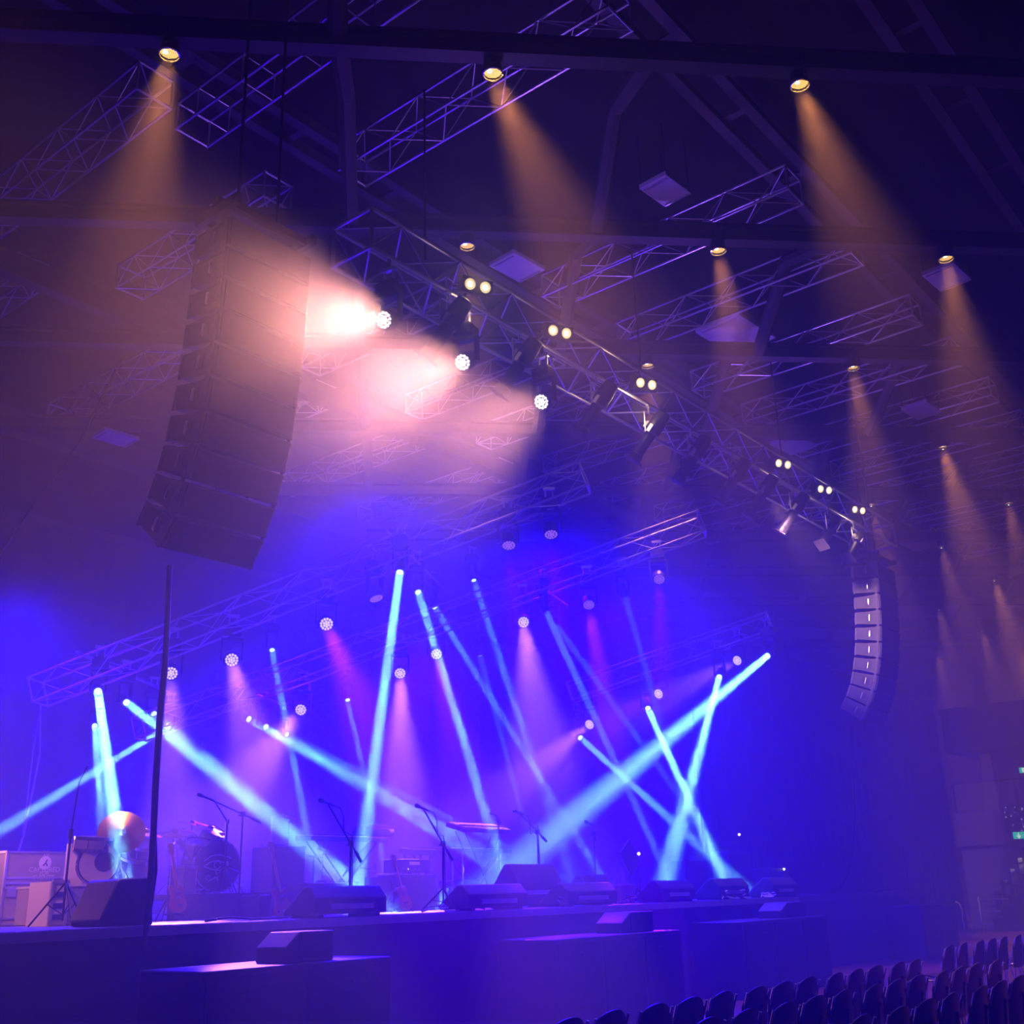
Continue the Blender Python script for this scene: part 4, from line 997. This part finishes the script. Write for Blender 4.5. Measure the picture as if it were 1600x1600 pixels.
# chrome percussion stands behind the second microphone stand
for i, (px, pyt, l, y) in enumerate([(707, 1345, 'bright chrome stand right of the centre guitar cabinet', 3.6), (723, 1340, 'bright chrome stand left of the rear cabinet', 3.9), (400, 1330, 'chrome stand behind the drum screens', 5.6), (488, 1340, 'chrome stand right of the tall dark cabinet', 4.4), (574, 1360, 'low chrome stand left of the centre guitar cabinet', 3.6)]):
    b = at_y(px, 1405, y); t_ = at_y(px, pyt, y)
    k = thing('percussion_stand', l, 'stand', (b.x, y, ST), .7 * i, 'chrome stands')
    m = MB(); H = t_.z - ST; stand_tripod(m, H, .32, H * .55, .016); m.tube([(-.12, 0, H), (.16, 0, H + .04)], .016, 6); m.build('tripod', CHROME, k)
    MB().tube([(0, 0, H - .25), (0, 0, H - .15)], .028, 8).tube([(-.12, 0, H - .01), (-.12, 0, H + .1)], .02, 8).build('clamp', CHROME, k)
for px, py, y, l in ((452, 1278, 5.0, 'cluster of small bright knobs on a stand behind the slanting cyan beam'), (504, 1327, 4.2, 'small bright boom joint below the slanting cyan beam')):
    p_ = at_y(px, py, y); k = thing('boom_stand', l, 'stand', (p_.x, y, ST), 0, 'chrome stands')
    m = MB(); stand_tripod(m, p_.z - ST, .28, .35, .012); m.build('tripod', CHROME, k)
    m = MB().tube([(0, 0, p_.z - ST - .08), (.05, -.02, p_.z - ST + .1)], .03, 8).tube([(-.12, -.02, p_.z - ST + .02), (.1, -.02, p_.z - ST - .02)], .02, 8).build('clamp', CHROME, k)

# loose cables along the stage edge
def loose(label, px, py, y, n, w_, hgt, m_, seed):
    rng = random.Random(seed); b = at_y(px, py, y); pts = []
    for i in range(n):
        t_ = i / (n - 1)
        pts.append((b.x + (t_ - .5) * w_ + rng.uniform(-.05, .05), y + rng.uniform(-.06, .12), ST + .015 + max(0, hgt * math.sin(t_ * math.pi * 3) * rng.uniform(.5, 1))))
    return tag(MB().tube(pts, .012, 6).build('loose_cable', m_), label, 'cable', 'loose cables on the stage edge')
loose('pale cable lying right of the second microphone stand', 715, 1428, .3, 26, 1.1, .09, PALECABLE, 1)
loose('dark coiled cable standing up at the stage edge, right of the music stand', 1018, 1412, .3, 40, .95, .3, CABLE, 2)
loose('pale cable looped before the monitor at the right', 1150, 1404, .06, 24, .8, .16, PALECABLE, 3)
loose('cable tangle left of the dim monitor, right of the tall one', 888, 1418, .2, 24, .5, .16, CABLE, 4)
loose('pale cable before the last monitor at the right', 1206, 1402, .1, 20, .6, .1, PALECABLE, 5)
loose('flat dark cable at the stage edge left of the wide floor monitor', 420, 1446, .2, 20, 1.6, .03, CABLE, 6)
loose('dark cable between the floor monitors, under the music stand', 970, 1414, .3, 30, 1.0, .12, CABLE, 7)
k = thing('bottle_crate', 'small translucent pinkish crate behind the stage edge, left of the coiled cable', 'crate', at_y(971, 1408, .9) * 1.0, 0); k.location.z = ST
MB().box((0, 0, .15), (.42, .3, .3)).build('box', mat('pink_plastic', (.5, .16, .2), .3), k, bevel=.02)
for i in range(3):
    MB().lathe([(.035, .3), (.035, .46), (.014, .52), (.014, .57)], 12, Matrix.Translation((-.12 + i * .12, 0, 0))).build('bottle', mat('bottle_plastic', (.6, .35, .4), .15), k)

# ------------------------------------------------------------------ chairs of the hall
CH_BACK = MB(); n = 14; out_ = []
for i in range(n + 1):
    t_ = math.pi * i / n; out_.append((-.235 * math.cos(t_), .70 + .16 * math.sin(t_) ** .8))
out_ += [(.235, .40), (-.235, .40)]
def bow(x, z): return -.02 - .05 * (1 - (x / .235) ** 2) * 1.0 - .12 * (z - .4)
grid = []
cols = 12; rows_ = 10
top = lambda x: .70 + .16 * max(0, 1 - (x / .235) ** 2) ** .42
vs_ = []
for side in (0, 1):
    for i in range(cols + 1):
        x = -.235 + .47 * i / cols
        for j in range(rows_ + 1):
            z = .40 + (top(x * .999) - .40) * j / rows_
            vs_.append((x, bow(x, z) + (.012 if side else 0), z))
nn = (cols + 1) * (rows_ + 1); fs = []
for i in range(cols):
    for j in range(rows_):
        a = i * (rows_ + 1) + j
        fs.append((a, a + rows_ + 1, a + rows_ + 2, a + 1)); fs.append((a + nn, a + nn + 1, a + nn + rows_ + 2, a + nn + rows_ + 1))
for i in range(cols):
    for j in (0, rows_):
        a = i * (rows_ + 1) + j; fs.append((a, a + rows_ + 1, a + nn + rows_ + 1, a + nn))
for j in range(rows_):
    for i in (0, cols):
        a = i * (rows_ + 1) + j; fs.append((a, a + 1, a + nn + 1, a + nn))
CH_BACK.add(vs_, fs); CH_BACK = CH_BACK.mesh('backrest', WOOD)
s_ = MB(); 
for side in (0, 1): pass
CH_SEAT = MB().prism([(.02, .44), (.1, .425), (.3, .43), (.42, .455), (.45, .44), (.42, .44), (.3, .415), (.1, .41), (.02, .425)], -.22, .22).mesh('seat', WOOD)
def leg_mesh(s, fr):
    if fr: return MB().tube([(s * .2, .4, .43), (s * .215, .44, .2), (s * .22, .47, .0)], .011, 8).mesh('leg', ALU)
    return MB().tube([(s * .215, -.1, .82), (s * .22, -.02, .6), (s * .21, .05, .43), (s * .215, .0, .2), (s * .22, -.04, 0)], .011, 8).mesh('leg', ALU)
LEGS = [leg_mesh(s, f_) for s in (-1, 1) for f_ in (0, 1)]
CH_BAR = MB().tube([(-.21, .05, .42), (.21, .05, .42)], .01, 6).tube([(-.2, .4, .42), (.2, .4, .42)], .01, 6).tube([(-.2, .4, .42), (-.21, .05, .42)], .01, 6).tube([(.2, .4, .42), (.21, .05, .42)], .01, 6).mesh('seat_frame', ALU)
CH_POST = MB().tube([(0, -.105, .7), (0, -.09, .55), (0, -.06, .42)], .012, 6).lathe([(.016, 0), (.018, .012), (.006, .02)], 10, Matrix.Translation((0, -.105, .7)) @ Matrix.Rotation(rad(80), 4, 'X')).mesh('back_strut', STEEL)
chair0 = thing('chair', 'chair', 'chair', (0, 0, 0), 0, 'chairs')
put('backrest', CH_BACK, chair0); put('seat', CH_SEAT, chair0)
for l_ in LEGS: put('leg', l_, chair0)
put('seat_frame', CH_BAR, chair0); put('back_strut', CH_POST, chair0)
used = []
def place_chair(x, y, rz, label, group):
    c = chair0 if not used else dup(chair0)
    used.append(1)
    c.location = (x, y, 0); c.rotation_euler = (0, 0, rz); c['label'] = label; c['group'] = group
ROWS = [('front chair row before the stage', [6.8 + .541 * i - .24 for i in range(13)], -5.0), ('second chair row', [7.2 + .555 * i - .24 for i in range(12)], -5.85),
        ('third chair row', [7.15 + .58 * i - .24 for i in range(9)], -6.7), ('far chair block past the aisle', [16.2 + .61 * i - .24 for i in range(9)], -4.4)]
for nm, xs, y in ROWS:
    for i, x in enumerate(xs):
        place_chair(x, y + (.02 * math.sin(i * 2.1)), rad(2.0 * math.sin(i * 1.7)), 'dark round-backed chair, ' + words(i) + ' from the left in the ' + nm, nm)
place_chair(9.02, -7.45, 0, 'dark round-backed chair cut by the bottom right corner of the frame', 'rearmost chair row')
place_chair(9.75, -7.45, 0, 'dark round-backed chair at the right frame edge, rearmost row', 'rearmost chair row')

# ------------------------------------------------------------------ far end of the hall
tx = 42.6
T = [at_x(px, py, tx) for px, py in ((1551, 1394), (1562, 1376), (1573.5, 1359), (1585, 1342), (1595.5, 1327), (1606, 1311))]
k = thing('tribune', 'stepped wooden tribune platform under the rows of slatted seats, far right', 'tribune', (tx, T[0].y, 0), 0)
m = MB(); prev = T[0].y + .35
for i, p_ in enumerate(T):
    z = p_.z - .82
    m.box((.9, p_.y - .42 - T[0].y, z / 2), (2.6, .86, z))
m.build('step_body', WOOD, k)
m = MB()
for z in (.9, .5, .08): m.tube([(-.35, .42, z + .15), (-.35, -3.4, z + .15)], .03, 6)
for y_ in (.42, -.4, -1.2, -2.0, -2.8): m.tube([(-.35, y_, 0), (-.35, y_, 1.15)], .03, 6)
m.build('guard_rail', ALU, k)
for i, p_ in enumerate(T):
    s = thing('slatted_chair', 'slatted chair on the tribune at the far right, ' + ('lowest and nearest' if i == 0 else words(i) + ' step up'), 'chair', (tx, p_.y - .15, p_.z - .82), 0, 'slatted tribune seats')
    m = MB()
    for x_ in (-.24, .24): m.box((x_, 0, .42), (.05, .07, .84))
    m.box((0, 0, .82), (.53, .07, .05)).box((0, 0, .3), (.5, .06, .05)); m.build('frame', BLACK, s)
    m = MB()
    for j in range(7): m.box((-.18 + .06 * j, -.01, .55), (.03, .025, .52))
    m.build('slat', mat('pinkish_seat_slats', (.42, .3, .32), .5), s) if i == 0 else put('slat', SL, s)
    if i == 0: SL = [c_ for c_ in s.children if c_.name.startswith('slat')][0].data
    MB().box((0, .22, .36), (.5, .4, .05)).build('seat', WOOD, s)
# escape signs
def exit_sign(label, px, py, x, w_, h_, arrow):
    p_ = at_x(px, py, x); k = thing('exit_sign', label, 'exit sign', (x, p_.y, p_.z), 0, 'green escape signs')
    MB().box((.04, 0, 0), (.06, w_ + .04, h_ + .04)).build('housing', BLACK, k)
    MB().box((0, 0, 0), (.02, w_, h_)).build('lit_panel', G_EXIT, k)
    m = MB(); o_ = w_ * .18
    if arrow:
        m.box((-.014, o_, .04), (.008, .04, h_ * .45)); m.add([(-.014, o_ - .09, -.0), (-.014, o_ + .09, 0), (-.014, o_, -.13), (-.006, o_ - .09, 0), (-.006, o_ + .09, 0), (-.006, o_, -.13)], [(0, 1, 2), (3, 5, 4), (0, 3, 4, 1), (1, 4, 5, 2), (2, 5, 3, 0)])
    else: m.box((-.014, o_, 0), (.008, .08, h_ * .8))
    m.build('arrow', G_ARROW, k)
    return k
exit_sign('green escape sign with a white down arrow, under the dot board', 1597, 1305, 43.8, .62, .24, True)
exit_sign('green escape sign above the gallery at the right frame edge', 1602, 1203, 43.8, .42, .2, False)
a, b = at_x(1566, 1264, 44.0), at_x(1563, 1299, 44.0)
k = thing('display_board', 'dark dot-matrix board with scattered pale dots on the gallery front', 'display board', (44.05, a.y - 1.3, (a.z + b.z) / 2), 0)
MB().box((0, 0, 0), (.08, 2.6, 1.0)).build('frame', BLACK, k)
MB().box((-.045, 0, 0), (.01, 2.5, .92)).build('dot_screen', BOARD, k)
struct('lit_soffit', MB().box((45.8, .2, 2.86), (2.0, 3.0, .05)), PANEL)
l = bpy.data.lights.new('foyer_lamp', 'AREA'); l.size = 1.2; l.energy = 500; l.color = (1.0, .8, .55); l.shape = 'DISK'
o = bpy.data.objects.new('foyer_lamp', l); COL.objects.link(o); o.location = (46.6, .2, 2.75)
k = tag(MB().box((46.6, .2, 2.8), (.5, 2.6, .05)).build('foyer_light', G_ROOM), 'pale lit ceiling strip under the gallery, behind the tribune seats', 'ceiling light')
